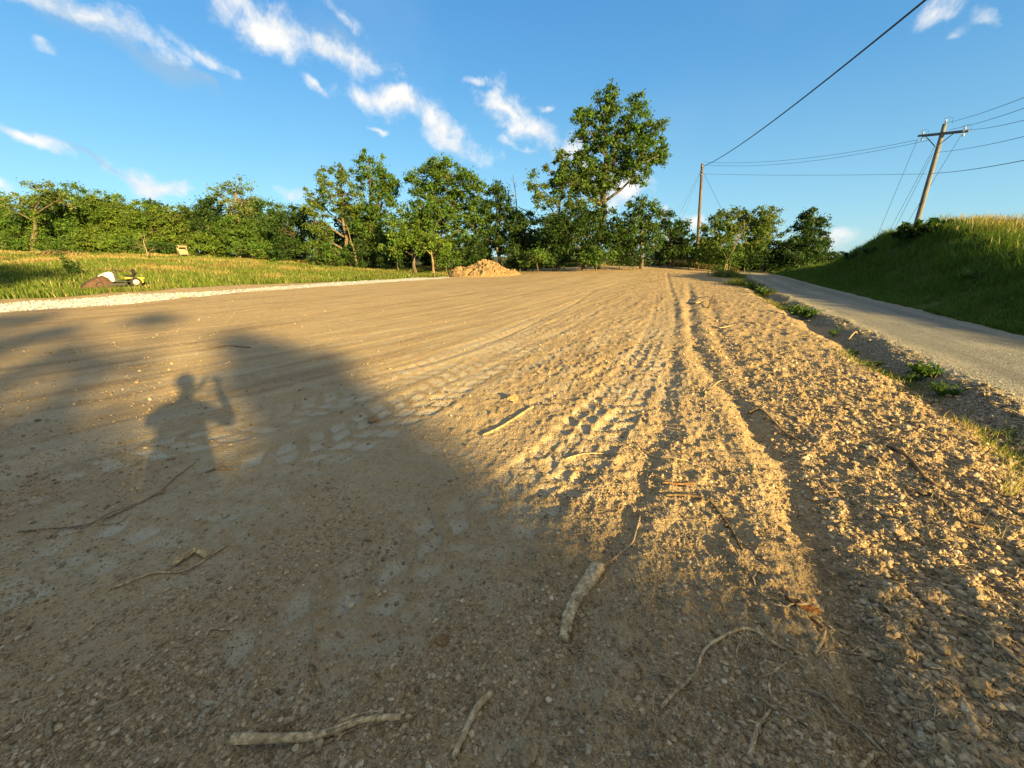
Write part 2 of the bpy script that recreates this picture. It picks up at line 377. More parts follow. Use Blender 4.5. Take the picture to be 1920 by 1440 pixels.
def ground_material():
    m, nt, out = nt_mat('earth'); L = nt.links.new
    geo = N(nt, 'ShaderNodeNewGeometry'); co = geo.outputs['Position']
    A = lambda n: N(nt, 'ShaderNodeAttribute', attribute_name=n).outputs['Fac']
    road, grav, grass, verge, pale, rough = map(A, ('road', 'gravel', 'grass', 'verge', 'pale', 'rough'))
    n1 = tex(nt, 1.1, 5, .6, co); n2 = tex(nt, 9, 6, .7, co); n3 = tex(nt, 60, 5, .7, co); v1 = tex(nt, 45, co=co, typ='vcol'); v2 = tex(nt, 140, co=co, typ='vcol')
    rk = math_(nt, 'ADD', math_(nt, 'MULTIPLY', rough, .65), math_(nt, 'MULTIPLY', ramp(nt, n1, .35, .6), .38))
    d = mixc(nt, ramp(nt, n1, .35, .65), (.33, .22, .112), (.47, .33, .172))
    d = mixc(nt, ramp(nt, n2, .4, .62), d, (.40, .30, .185))
    sep = N(nt, 'ShaderNodeSeparateColor'); L(v1, sep.inputs[0])
    d = mixc(nt, ramp(nt, sep.outputs[0], .55, 1, 0, .45), d, (.43, .34, .23))
    d = mixc(nt, math_(nt, 'MULTIPLY', ramp(nt, sep.outputs[1], .5, 1, 0, .75), rk), d, (.14, .095, .058))
    d = mixc(nt, math_(nt, 'MULTIPLY', ramp(nt, n3, .50, .66, 0, .7), rk), d, (.13, .09, .055))
    d = mixc(nt, math_(nt, 'MULTIPLY', ramp(nt, tex(nt, 22, 6, .8, co), .50, .68, 0, .55), rk), d, (.17, .12, .07))
    sep2 = N(nt, 'ShaderNodeSeparateColor'); L(v2, sep2.inputs[0])
    d = mixc(nt, ramp(nt, sep2.outputs[0], .3, 1, 0, .35), d, (.46, .37, .27))
    d = mixc(nt, math_(nt, 'MULTIPLY', rough, .45), d, (.35, .245, .135))
    d = mixc(nt, math_(nt, 'MULTIPLY', A('streak'), .42), d, (.20, .135, .075))
    pf = math_(nt, 'MULTIPLY', pale, ramp(nt, n3, .3, .6, .45, .9))
    d = mixc(nt, pf, d, (.50, .445, .355))
    # grassy soil
    g = mixc(nt, ramp(nt, n2, .35, .65), (.035, .050, .012), (.11, .10, .035))
    # crushed limestone
    s = mixc(nt, ramp(nt, sep.outputs[2], 0, 1), (.34, .335, .33), (.62, .62, .61))
    s = mixc(nt, ramp(nt, n1, .5, .75, 0, .35), s, (.42, .33, .22))
    # tar-and-chip road
    u_attr = A('across')
    chip = N(nt, 'ShaderNodeSeparateColor'); L(tex(nt, 85, co=co, typ='vcol'), chip.inputs[0])
    a = mixc(nt, ramp(nt, chip.outputs[0], .1, .95), (.12, .113, .10), (.42, .395, .345))
    cx = N(nt, 'ShaderNodeCombineXYZ'); L(math_(nt, 'MULTIPLY', u_attr, 9.0), cx.inputs[0]); L(math_(nt, 'MULTIPLY', A('along'), .22), cx.inputs[1])
    a = mixc(nt, ramp(nt, tex(nt, 1.0, 5, .65, cx.outputs[0]), .38, .68, 0, .6), a, (.15, .142, .125))
    a = mixc(nt, ramp(nt, tex(nt, .55, 6, .7, co), .5, .6, 0, .35), a, (.36, .32, .25))
    a = mixc(nt, math_(nt, 'MULTIPLY', A('wheel'), ramp(nt, n2, .3, .7, .25, .7)), a, (.13, .128, .125))
    a = mixc(nt, math_(nt, 'MULTIPLY', A('edge'), .7), a, (.40, .355, .28))
    vg = mixc(nt, ramp(nt, chip.outputs[1], .2, 1), (.10, .082, .055), (.36, .31, .23))
    c = mixc(nt, verge, d, vg); c = mixc(nt, grass, c, g); c = mixc(nt, grav, c, s); c = mixc(nt, road, c, a)
    bs = N(nt, 'ShaderNodeBsdfPrincipled', i_Roughness=.95); bs.inputs['Specular IOR Level'].default_value = .15
    L(c, bs.inputs['Base Color'])
    h1 = math_(nt, 'MULTIPLY', tex(nt, 38, 6, .75, co), .6); h2 = math_(nt, 'MULTIPLY', tex(nt, 70, co=co, typ='vor'), .5)
    h3 = tex(nt, 17, 6, .75, co)
    b = N(nt, 'ShaderNodeBump', i_Strength=.9, i_Distance=.02); L(math_(nt, 'SUBTRACT', h1, h2), b.inputs['Height'])
    b2 = N(nt, 'ShaderNodeBump', i_Strength=.5, i_Distance=.03); L(h3, b2.inputs['Height']); L(b.outputs[0], b2.inputs['Normal'])
    L(b2.outputs[0], bs.inputs['Normal']); L(bs.outputs[0], out.inputs[0]); return m
def leafy(name, trans=.35, rough=.55, spec=.3, hue=(1.15, 1.35, .5)):
    m, nt, out = nt_mat(name); L = nt.links.new
    c = N(nt, 'ShaderNodeAttribute', attribute_name='col').outputs['Color']
    d = N(nt, 'ShaderNodeBsdfPrincipled', i_Roughness=rough); d.inputs['Specular IOR Level'].default_value = spec; L(c, d.inputs['Base Color'])
    t = N(nt, 'ShaderNodeBsdfTranslucent'); L(mixc(nt, 1., c, hue, 'MULTIPLY'), t.inputs['Color'])
    mx = N(nt, 'ShaderNodeMixShader', i_Fac=trans); L(d.outputs[0], mx.inputs[1]); L(t.outputs[0], mx.inputs[2]); L(mx.outputs[0], out.inputs[0]); return m
def surf(name, c1, c2, sc=8, rough=.85, bump=.3, dist=.01, stretch=None, spec=.2, metal=0, usecol=False, dirt=None):
    m, nt, out = nt_mat(name); L = nt.links.new
    tc = N(nt, 'ShaderNodeTexCoord').outputs['Object']
    if stretch:
        mp = N(nt, 'ShaderNodeMapping'); mp.inputs['Scale'].default_value = stretch; L(tc, mp.inputs[0]); tc = mp.outputs[0]
    n = tex(nt, sc, 6, .65, tc); c = mixc(nt, ramp(nt, n, .32, .68), c1, c2)
    if dirt: c = mixc(nt, ramp(nt, tex(nt, sc * .4, 5, .7, tc), .52, .62), c, dirt)
    if usecol: c = mixc(nt, 1., c, N(nt, 'ShaderNodeAttribute', attribute_name='col').outputs['Color'], 'MULTIPLY')
    bs = N(nt, 'ShaderNodeBsdfPrincipled', i_Roughness=rough); bs.inputs['Specular IOR Level'].default_value = spec; bs.inputs['Metallic'].default_value = metal
    L(c, bs.inputs['Base Color']); b = N(nt, 'ShaderNodeBump', i_Strength=bump, i_Distance=dist); L(n, b.inputs['Height']); L(b.outputs[0], bs.inputs['Normal'])
    L(bs.outputs[0], out.inputs[0]); return m
M = dict(
    earth=ground_material(), leaf=leafy('leaf'), grass=leafy('grass_blade', .4, .6, .2, (1.3, 1.2, .6)), straw=leafy('straw', .15, .7, .2, (1, .9, .7)),
    bark=surf('bark', (.06, .048, .036), (.15, .125, .095), 6, .9, .6, .03, (1, 1, .3), usecol=True),
    root=surf('root_wood', (.13, .09, .055), (.42, .33, .22), 42, .85, .9, .005, usecol=True, dirt=(.24, .17, .10)),
    pole=surf('pole_wood', (.06, .04, .03), (.19, .14, .105), 5, .85, .5, .02, (3, 3, .35)),
    grey=surf('weathered_pole', (.10, .098, .095), (.22, .22, .215), 5, .85, .5, .02, (3, 3, .35)),
    arm=surf('crossarm_wood', (.09, .085, .07), (.18, .17, .15), 6, .85, .4, .01),
    wire=surf('wire', (.02, .02, .022), (.035, .035, .04), 20, .5, 0), steel=surf('galvanised', (.35, .36, .37), (.5, .5, .52), 20, .4, .1, metal=.8),
    guard=surf('guy_guard', (.62, .56, .46), (.75, .69, .58), 10, .6, .1), glass=surf('porcelain', (.40, .40, .42), (.6, .6, .62), 10, .25, 0, spec=.6),
    clod=surf('clod', (.19, .135, .08), (.38, .28, .175), 40, .95, .8, .006, usecol=True, spec=.1),
    cream=surf('cream_paint', (.62, .60, .52), (.72, .70, .62), 8, .4, .05, spec=.5, dirt=(.45, .40, .30)),
    yellow=surf('yellow_paint', (.62, .36, .02), (.70, .44, .04), 8, .45, .05, spec=.5, dirt=(.40, .22, .05)),
    brown=surf('rusty_cover', (.05, .027, .02), (.10, .055, .042), 9, .7, .3), black=surf('black_vinyl', (.012, .012, .013), (.03, .03, .03), 12, .5, .1, spec=.4),
    rubber=surf('tyre', (.02, .02, .02), (.04, .038, .035), 14, .85, .3), ply=surf('pale_plywood', (.24, .18, .12), (.36, .28, .19), 8, .8, .2, .005, (1, 1, 8)),
    skin=surf('skin', (.45, .27, .19), (.52, .33, .24), 20, .6, .1), shirt=surf('shirt', (.08, .10, .16), (.11, .13, .19), 20, .9, .3), jeans=surf('jeans', (.05, .07, .12), (.08, .10, .16), 30, .9, .3),
    hair=surf('hair', (.03, .02, .012), (.06, .04, .025), 40, .7, .5), flake=surf('orange_bark', (.40, .14, .04), (.52, .24, .08), 20, .7, .3, usecol=True))

# ------------------------------------------------------------------ ground sheet, split by surface
def build_ground():
    az = [0.0]
    while az[-1] < 58: az.append(az[-1] + max(.135 * math.cos(rad(az[-1])) ** 1.2, .068))
    while az[-1] < 80: az.append(az[-1] + .6)
    az = az + list(np.arange(az[-1] + 3, 180, 5.0))
    az = np.array([-a for a in az[:0:-1]] + az)
    rs = [.04, .2, .4, .6]; r = .72
    while r < 90:
        rs.append(r); dpx = 1.15 * (r * r + CAM_H ** 2) / CAM_H / 385 / 1.0 * .9
        dpx *= (math.cos(math.atan2(CAM_H, r) - PITCH) ** 2) if r < 5 else 1
        r += min(dpx, .0085 * r)
    while r < 900: rs.append(r); r *= 1.12
    rs = np.array(rs); na, nr = len(az), len(rs)
    AA, RR = np.meshgrid(np.radians(az), rs); X = (RR * np.sin(AA)).ravel(); Y = (RR * np.cos(AA)).ravel()
    mc, pale, rough, (road, grav, grass, verge) = micro(X, Y)
    Z = macro(X, Y) + mc
    V = np.stack([X, Y, Z], 1)
    i = np.arange(nr - 1)[:, None] * na; j = np.arange(na)[None, :]; j2 = (j + 1) % na
    Fc = np.stack([(i + j), (i + j2), (i + na + j2), (i + na + j)], -1).reshape(-1, 4)[:, ::-1]
    u, v = road_uv(X, Y); uc = (u - ROAD_L) / (ROAD_R - ROAD_L)
    wheel = np.exp(-((uc - .25) / .09) ** 2) * .6 + np.exp(-((uc - .72) / .10) ** 2)
    edge = sstep(.16, .0, uc + .06 * noise(X, Y, .5, 3)) + .5 * sstep(.93, 1.0, uc)
    at_ = dict(road=road, gravel=grav, grass=grass, verge=verge, pale=pale, rough=rough, wheel=wheel, edge=np.clip(edge, 0, 1), across=uc, along=v, streak=STREAK)
    fx = X[Fc].mean(1); fy = Y[Fc].mean(1); fm = {k: at_[k][Fc].mean(1) for k in ('road', 'gravel', 'grass', 'verge')}
    fu, fv = road_uv(fx, fy)
    lab = np.zeros(len(Fc), int)                    # 0 dirt
    lab[fm['verge'] > .5] = 4; lab[fm['grass'] > .5] = 3; lab[(lab == 3) & (fu > ROAD_R - .3)] = 5
    lab[fm['gravel'] > .5] = 1; lab[fm['road'] > .5] = 2
    for k, nm in ((0, 'dirt_ground'), (1, 'gravel_path'), (2, 'road'), (3, 'field'), (4, 'road_shoulder'), (5, 'embankment')):
        f = Fc[lab == k]
        if not len(f): continue
        used = np.unique(f); mp = np.zeros(len(V), np.int32); mp[used] = np.arange(len(used))
        me = new_mesh(nm, V[used], mp[f], smooth=True, attrs={a: b[used] for a, b in at_.items()}, mats=[M['earth']])
        tag(link(nm, me), kind='structure')
build_ground()

# ------------------------------------------------------------------ crumbs, pebbles, straw
ico = bmesh.new(); bmesh.ops.create_icosphere(ico, subdivisions=1, radius=1); ico.verts.ensure_lookup_table()
ICV = np.array([v.co[:] for v in ico.verts]); ICF = np.array([[v.index for v in f.verts] for f in ico.faces]); ico.free()
def scatter_px(n, y0, y1, x0=-60, x1=1980, pw=1.0):      # points on the flat ground, spread so that near ones are not sparse
    px = R.uniform(x0, x1, n); py = y0 + (y1 - y0) * R.rand(n) ** pw
    r = (px - 960) / F; u = -(py - 720) / F; dy = CP + u * SP; dz = -SP + u * CP
    t = -CAM_H / dz; return r * t, dy * t
def pebbles(name, X, Y, S, label, cat, colr, mat):
    n = len(X); Z = height(X, Y)
    ax = R.uniform(.7, 1.3, (n, 3)); ax[:, 2] *= .75
    v = ICV[None] * (1 + R.uniform(-.22, .22, (n, 12, 1))) * ax[:, None] * S[:, None, None]
    a = R.uniform(0, 6.28, n); ca, sa = np.cos(a)[:, None], np.sin(a)[:, None]
    P = np.stack([v[..., 0] * ca - v[..., 1] * sa, v[..., 0] * sa + v[..., 1] * ca, v[..., 2]], -1)
    P += np.stack([X, Y, Z + S * .25], 1)[:, None]
    Fc = (ICF[None] + 12 * np.arange(n)[:, None, None]).reshape(-1, 3)
    me = new_mesh(name, P.reshape(-1, 3), Fc, col=np.repeat(colr, 12, 0), mats=[mat], smooth=False)
    return tag(link(name, me), label, cat, kind='stuff')
def crumbs():
    X1, Y1 = scatter_px(100000, 530, 1500, -200, 2120, .8); X2, Y2 = scatter_px(110000, 512, 1440, 1000, 2120, .95)
    X3, Y3 = scatter_px(80000, 900, 1560, -250, 2150, 1.0)
    X = np.concatenate([X1, X2, X3]); Y = np.concatenate([Y1, Y2, Y3])
    road, grav, grass, verge = areas(X, Y); r = np.hypot(X, Y)
    dr, _ = line_sd(X, Y, TR['rut']); clump = fbm(X, Y, .5, 121)
    keep = ((road < .3) & (grav < .3) & (grass < .3) & (R.rand(len(X)) < .22 + .8 * sstep(-.3, .4, clump) + .4 * (dr > 0)))
    X, Y, r, dr = X[keep], Y[keep], r[keep], dr[keep]
    S = (.0017 + .0030 * R.rand(len(X)) ** 2 + .010 * R.rand(len(X)) ** 18) * (1 + .55 * (dr > .1) + (.9 + .35 * (dr > -.5)) * sstep(1.5, 7, r))
    c = np.ones((len(X), 3)) * R.uniform(.62, 1.55, (len(X), 1)); g = R.rand(len(X)) < .16; c[g] *= np.array([1.02, 1.12, 1.3]) * 1.12
    pebbles('soil_crumbs', X, Y, S, 'loose crumbs and small pebbles strewn over the bare dirt', 'soil crumbs', c, M['clod'])
    # limestone chips
    X, Y = scatter_px(26000, 512, 592, -60, 900); road, grav, grass, verge = areas(X, Y); k = grav > .3; X, Y = X[k], Y[k]
    c = np.ones((len(X), 3)) * R.uniform(.7, 1.15, (len(X), 1))
    pebbles('limestone_chips', X, Y, R.uniform(.008, .024, len(X)), 'pale crushed limestone chips covering the narrow path', 'gravel', c, M['chips'])
    # grit of the road edge
    n = 22000; v = R.uniform(2, 36, n); v = 2 + (v - 2) * R.rand(n) ** .7; u = ROAD_L + R.normal(-.10, .24, n)
    X = RN[0] * u + RD[0] * v; Y = RN[1] * u + RD[1] * v
    c = np.ones((n, 3)) * R.uniform(.25, .8, (n, 1)) * np.array([1, .9, .74])
    pebbles('road_grit', X, Y, R.uniform(.003, .009, n), 'loose grey stone grit along the near edge of the road', 'gravel', c, M['chips'])
M['chips'] = surf('limestone', (.46, .455, .44), (.66, .655, .64), 30, .9, .3, .004, usecol=True, spec=.2)
crumbs()

def straws():
    X, Y = scatter_px(11000, 540, 1440, 1080, 2050, .75); X2, Y2 = scatter_px(1500, 620, 1440, -60, 1200, .8)
    X = np.concatenate([X, X2]); Y = np.concatenate([Y, Y2])
    road, grav, grass, verge = areas(X, Y); dr, _ = line_sd(X, Y, TR['rut']); k = (road < .2) & (grass < .4) & ((dr > .15) | (R.rand(len(X)) < .22)) & (R.rand(len(X)) < .3 + .7 * sstep(1.2, 3.5, np.hypot(X, Y))); X, Y = X[k], Y[k]
    n = len(X); a = R.uniform(0, 6.28, n); L = R.uniform(.010, .045, n) * (1 + .5 * sstep(2, 8, np.hypot(X, Y))); w = R.uniform(.0005, .0014, n) * (1 + .12 * np.hypot(X, Y))
    Z = height(X, Y); P = []
    bend = R.uniform(-.5, .5, n)
    for t, s in ((-1, 0), (0, 1), (1, 0)):
        cx = X + np.cos(a) * L * t - np.sin(a) * L * bend * s * .5; cy = Y + np.sin(a) * L * t + np.cos(a) * L * bend * s * .5
        cz = np.maximum(Z, 0 * Z + Z) + .006 + s * R.uniform(0, .012, n)
        P.append(np.stack([cx + np.sin(a) * w, cy - np.cos(a) * w, cz], 1)); P.append(np.stack([cx - np.sin(a) * w, cy + np.cos(a) * w, cz + w], 1))
    V = np.stack(P, 1).reshape(-1, 3); b = 6 * np.arange(n)[:, None]
    Fc = np.concatenate([b + [0, 2, 3, 1], b + [2, 4, 5, 3]])
    c = np.array([[.50, .38, .22]]) * R.uniform(.5, 1.25, (n, 1))
    tag(link('straw_litter', new_mesh('straw_litter', V, Fc, col=np.repeat(c * .85, 6, 0), mats=[M['straw']])), 'fine straw, rootlets and bark shreds littering the churned shoulder', 'straw', kind='stuff')
straws()

# ------------------------------------------------------------------ grass
def blades(name, X, Y, H, W, C, lean=.35, label='', cat='grass', Z=None, mat='grass'):
    n = len(X); Z = (macro(X, Y) if Z is None else Z) - .03
    a = R.uniform(0, 6.28, n); b = R.uniform(0, 6.28, n); l = R.uniform(.1, lean, n) * H * 1.3
    dx, dy = np.cos(b) * l, np.sin(b) * l; wx, wy = np.cos(a) * W * .5, np.sin(a) * W * .5
    V = np.stack([np.stack([X - wx, Y - wy, Z], 1), np.stack([X + wx, Y + wy, Z], 1),
                  np.stack([X + dx * .35 + wx * .8, Y + dy * .35 + wy * .8, Z + H * .55], 1), np.stack([X + dx * .35 - wx * .8, Y + dy * .35 - wy * .8, Z + H * .55], 1),
                  np.stack([X + dx, Y + dy, Z + H * (1 - .25 * l / H)], 1)], 1).reshape(-1, 3)
    i = 5 * np.arange(n)[:, None]; Fc = np.concatenate([np.concatenate([i + [0, 1, 2], i + [0, 2, 3]]), i + [3, 2, 4]])
    return tag(link(name, new_mesh(name, V, Fc, col=np.repeat(C, 5, 0), mats=[M[mat]])), label, cat, kind='stuff')
def lerp(a, b, t): return np.array(a)[None] * (1 - t[:, None]) + np.array(b)[None] * t[:, None]
def field_grass():
    # beyond the path, dense near the front
    n = 620000; X = R.uniform(-75, 14, n); Y = 8 + 46 * R.rand(n) ** 1.1
    fr = (X > -1.42 * Y - 3) & (np.abs(X) < 80); X, Y = X[fr], Y[fr]
    road, grav, grass, verge = areas(X, Y); u, v = road_uv(X, Y); k = (grass > .6) & (u < ROAD_L - .3); X, Y = X[k], Y[k]; n = len(X)
    print('field blades', n)
    p = fbm(X, Y * 2.2, 5, 200); q = noise(X, Y, .8, 201); r = np.hypot(X, Y)
    tan = sstep(.0, .55, p * .9 + q * .25 + .45 * sstep(28, 44, r) - .30)
    C = lerp((.115, .165, .028), (.34, .27, .11), tan)
    t2 = sstep(.2, .6, fbm(X, Y * 3, 3, 207) + .2 * q) * sstep(26, 34, r); C = C * (1 - t2[:, None] * .6) + np.array([[.22, .14, .07]]) * t2[:, None] * .6
    C *= R.uniform(.6, 1.35, (n, 1)); wild = R.rand(n) < .08; C[wild] = np.array([.42, .35, .17]) * R.uniform(.7, 1.1, (wild.sum(), 1))
    mg = ground_pt(222, 541); H = (.10 + .17 * R.rand(n)) * (1 - .5 * (np.hypot(X - mg[0], Y - mg[1]) < 1.5)) * (1 + .5 * q) * (.75 + .5 * sstep(14, 24, r)); W = R.uniform(.012, .024, n) * (1 + r / 22)
    blades('field_grass', X, Y, H, W, C, label='sunlit green and tan meadow grass beyond the gravel path')
def bank_grass():
    n = 330000; v = R.uniform(-6, 46, n); u = ROAD_R + .02 + 11 * R.rand(n) ** 1.25
    X = RN[0] * u + RD[0] * v; Y = RN[1] * u + RD[1] * v
    Y_ok = (Y > .5) & (X < 1.75 * Y + 4); X, Y, u, v = X[Y_ok], Y[Y_ok], u[Y_ok], v[Y_ok]; n = len(X); print('bank blades', n)
    b = u - ROAD_R; q = noise(X, Y, .7, 211); p = fbm(X, Y, 2.5, 212)
    tan = sstep(.1, .8, sstep(2.6, 5.4, b) * .5 + p * .45 + q * .2)
    C = lerp((.085, .150, .024), (.24, .22, .08), tan) * R.uniform(.55, 1.35, (n, 1))
    q2 = noise(X, Y, .28, 213); H = (.12 + .28 * R.rand(n) ** 1.3) * (.6 + .9 * sstep(.2, 3.4, b)) * (1 + .45 * q + .35 * q2); W = R.uniform(.007, .014, n) * (1 + np.hypot(X, Y) / 30)
    blades('bank_grass', X, Y, H, W, C, .6, 'tall grass covering the shaded bank above the road')
    # seed stalks standing along the crest
    n = 5200; v = R.uniform(5, 34, n); u = ROAD_R + R.normal(5.0, .7, n); X = RN[0] * u + RD[0] * v; Y = RN[1] * u + RD[1] * v
    kk = (noise(X, Y, 1.1, 215) + R.uniform(-.4, .4, n)) > .05; X, Y = X[kk], Y[kk]; n = len(X)
    H = R.uniform(.25, .65, n) * sstep(0, 9, np.hypot(X, Y)); C = np.array([[.40, .32, .17]]) * R.uniform(.6, 1.1, (n, 1)); Z = macro(X, Y)
    a = R.uniform(0, 6.28, n); l = H * R.uniform(.05, .3, n); tx, ty = X + np.cos(a) * l, Y + np.sin(a) * l; w = .003; P = []
    for (cx, cy, cz, ww) in ((X, Y, Z, .0035), (X + (tx - X) * .5, Y + (ty - Y) * .5, Z + H * .6, .003), (X + (tx - X) * .72, Y + (ty - Y) * .72, Z + H * .78, .010), (tx, ty, Z + H, .003)):
        P += [np.stack([cx - ww, cy + ww * .4, cz], 1), np.stack([cx + ww, cy - ww * .4, cz], 1)]
    V = np.stack(P, 1).reshape(-1, 3); i = 8 * np.arange(n)[:, None]
    Fc = np.concatenate([i + [0, 1, 3, 2], i + [2, 3, 5, 4], i + [4, 5, 7, 6]])
    tag(link('seed_stalks', new_mesh('seed_stalks', V, Fc, col=np.repeat(C, 8, 0), mats=[M['straw']])), 'dry seed heads standing up along the top of the bank', 'grass', kind='stuff')
def crest_grass():
    n = 16000; X = R.uniform(-9, 22, n); Y = R.uniform(37, 46, n); road, grav, grass, verge = areas(X, Y); k = (grass > .5); X, Y = X[k], Y[k]; n = len(X)
    t = sstep(-.1, .5, noise(X, Y, 1.5, 231)); C = lerp((.06, .11, .02), (.34, .25, .10), t) * R.uniform(.6, 1.2, (n, 1))
    blades('crest_grass', X, Y, R.uniform(.25, .6, n), R.uniform(.03, .06, n), C, label='rough grass and weeds along the far edge of the dirt under the trees')
def ditch_grass():
    n = 26000; v = R.uniform(3, 38, n); e = R.normal(-.62, .20, n); u = ROAD_L + e; X = RN[0] * u + RD[0] * v; Y = RN[1] * u + RD[1] * v
    k = (noise(X, Y, 1.3, 241) + .5 * noise(X, Y, .35, 242) + R.uniform(-.25, .25, n) + .35 * sstep(10, 26, v)) > .38; X, Y, v = X[k], Y[k], v[k]; n = len(X)
    C = lerp((.07, .13, .02), (.34, .28, .13), sstep(.2, .9, R.rand(n) + .3 * noise(X, Y, .6, 243))) * R.uniform(.6, 1.2, (n, 1))
    blades('ditch_grass', X, Y, R.uniform(.04, .15, n) * (1 + .5 * sstep(12, 28, v)), R.uniform(.004, .009, n) * (1 + v / 14), C, .9, 'ragged low grass and weeds in the ditch strip beside the road', Z=height(X, Y) + .02)
field_grass(); bank_grass(); crest_grass(); ditch_grass()

# ------------------------------------------------------------------ trees
def leaf_cloud(cent, rads_, per, size, base, var=.25, flat=.7, hue=None):
    n = len(cent); k = per; c = np.repeat(cent, k, 0); rr = np.repeat(rads_, k)
    d = R.normal(0, 1, (n * k, 3)); d /= np.linalg.norm(d, axis=1)[:, None]; d *= np.minimum(np.abs(R.normal(0, .62, (n * k, 1))) + .12, 1.25)
    p = c + d * rr[:, None] * np.array([1, 1, flat])
    nrm = R.normal(0, .75, (n * k, 3)) + d * .5 + np.array([0, 0, .45]); nrm /= np.linalg.norm(nrm, axis=1)[:, None]
    t = np.cross(nrm, R.normal(0, 1, (n * k, 3))); t /= np.linalg.norm(t, axis=1)[:, None]; b = np.cross(nrm, t)
    s = size * R.uniform(.6, 1.3, (n * k, 1))
    V = np.stack([p - t * s, p + b * s * .45 - t * s * .1 + nrm * s * .12, p + t * s, p - b * s * .45 - t * s * .1 + nrm * s * .12], 1).reshape(-1, 3)
    Fc = np.arange(n * k * 4).reshape(-1, 4)
    cl = np.repeat(np.array(base)[None] * (1 + R.uniform(-var, var, (n, 1))) * (1 + R.uniform(-.10, .10, (n, 3))), k, 0) * R.uniform(.7, 1.3, (n * k, 1))
    return V, Fc, np.repeat(cl, 4, 0)
GREENS = dict(mid=(.066, .122, .018), yel=(.098, .155, .020), dark=(.031, .066, .012), oliv=(.086, .128, .022), blue=(.056, .104, .026), pale=(.11, .155, .042))  # dark also holds shade put into the leaf colour of low growth
def grow(root, base, lobes, green='mid', leaf=.125, dens=1.0, clump=.5, per=62, tr=.16, bark=(1, 1, 1), ivy=0, flat=.7, stems=1):
    """lobes: world (x, y, z, rx, rz). trunk and limbs reach each lobe and each clump."""
    base = np.array(base, float); lob = np.array(lobes, float)
    T = Tubes()
    low = lob[:, 2].min() - lob[np.argmin(lob[:, 2]), 4] * .5; top = lob[np.argmax(lob[:, 2])]
    H = top[2] - base[2]; cen = lob[:, :3].mean(0)
    spine = [base]
    for i in range(1, 7):
        f = i / 6; q = base * (1 - f) + np.array([top[0], top[1], top[2]]) * f; q[:2] = q[:2] * (1 - .5 * math.sin(f * 3.14)) + (cen[:2] * .5 + base[:2] * .5) * .5 * math.sin(f * 3.14)
        q[:2] += R.normal(0, .015 * H, 2); spine.append(q)
    T.add([spine[0] - [0, 0, .2]] + spine, [tr * 1.35] + [tr * (1.15 - .95 * i / 6) for i in range(7)], 7, bark, .25)
    cents = []; crads = []
    for (x, y, z, rx, rz) in lob:
        c = np.array([x, y, z]); hz = z - rz * .6
        f = np.clip((hz - base[2]) / H * .8, .08, .9); i = f * 6; i0 = int(i); a = spine[i0] * (1 - (i - i0)) + spine[min(i0 + 1, 6)] * (i - i0)
        mid = (a + c) / 2 + np.array([R.normal(0, .1 * rx), R.normal(0, .1 * rx), -.1 * rx + .1 * rz]); r0 = tr * (1.0 - f) * .75 + .02
        T.add([a, mid, c], [r0, r0 * .7, r0 * .42], 5, bark)
        n = max(5, int(dens * 13 * rx * max(rz, rx * .6) / clump ** 1.1 * .55))
        d = R.normal(0, 1, (n, 3)); d /= np.linalg.norm(d, axis=1)[:, None]; q = c + d * (R.rand(n, 1) ** .36) * np.array([rx, rx, rz]) * 1.0
        q += R.normal(0, .09 * rx, q.shape)
        cents.append(q); crads.append(clump * R.uniform(.6, 1.7, n))
        for e in q[::2]:
            m_ = (c + e) / 2 + R.normal(0, .06 * rx, 3); T.add([c + (e - c) * .05, m_, e], [r0 * .28 + .008, r0 * .16 + .006, .006], 3, bark)
    cents = np.concatenate(cents); crads = np.concatenate(crads); g = GREENS[green] if isinstance(green, str) else green
    ok = cents[:, 2] > base[2] + .15; cents = cents[ok]; crads = crads[ok]
    V, Fc, C = leaf_cloud(cents, crads, per, leaf, g, flat=flat)
    if ivy:
        n = 40; f = R.rand(n) * ivy; sp = np.array(spine); ii = f * 6; i0 = ii.astype(int); q = sp[i0] * (1 - (ii - i0))[:, None] + sp[np.minimum(i0 + 1, 6)] * (ii - i0)[:, None]
        V2, F2, C2 = leaf_cloud(q, np.full(n, tr * 1.9 + .12), 40, leaf * .8, GREENS['yel']); Fc = np.concatenate([Fc, F2 + len(V)]); V = np.concatenate([V, V2]); C = np.concatenate([C, C2])
    o = np.array(root.location)
    T.build('trunk', M['bark'], root, o)
    link('crown', new_mesh('crown', V - o, Fc, col=C, mats=[M['leaf']]), root)
    return len(Fc)
def tree(label, Y, base_px, lobes_px, cat='tree', name='tree', group=None, base_dy=0, **kw):
    bx = at(base_px, 480, Y); x, y = bx.x, bx.y; z = float(macro(np.array([x]), np.array([y]))[0]) - .05
    L = []
    for (px, py, rx, ry) in lobes_px:
        yy = Y + R.uniform(-.35, .35) * rx / F * Y; p = at(px, py, yy); dep = yy / ray(px, py).y
        off = abs(px - 960) / F; st = 1 / (1 + .0 * off)
        rx *= 1.03; ry *= 1.03; L.append((p.x, p.y, p.z, rx / F * dep / math.sqrt(1 + off * off) * (1 + .12 * off), ry / F * dep * .98))
    root = empty(name, (x, y, z), label, cat, group)
    return grow(root, (x, y, z), L, **kw)

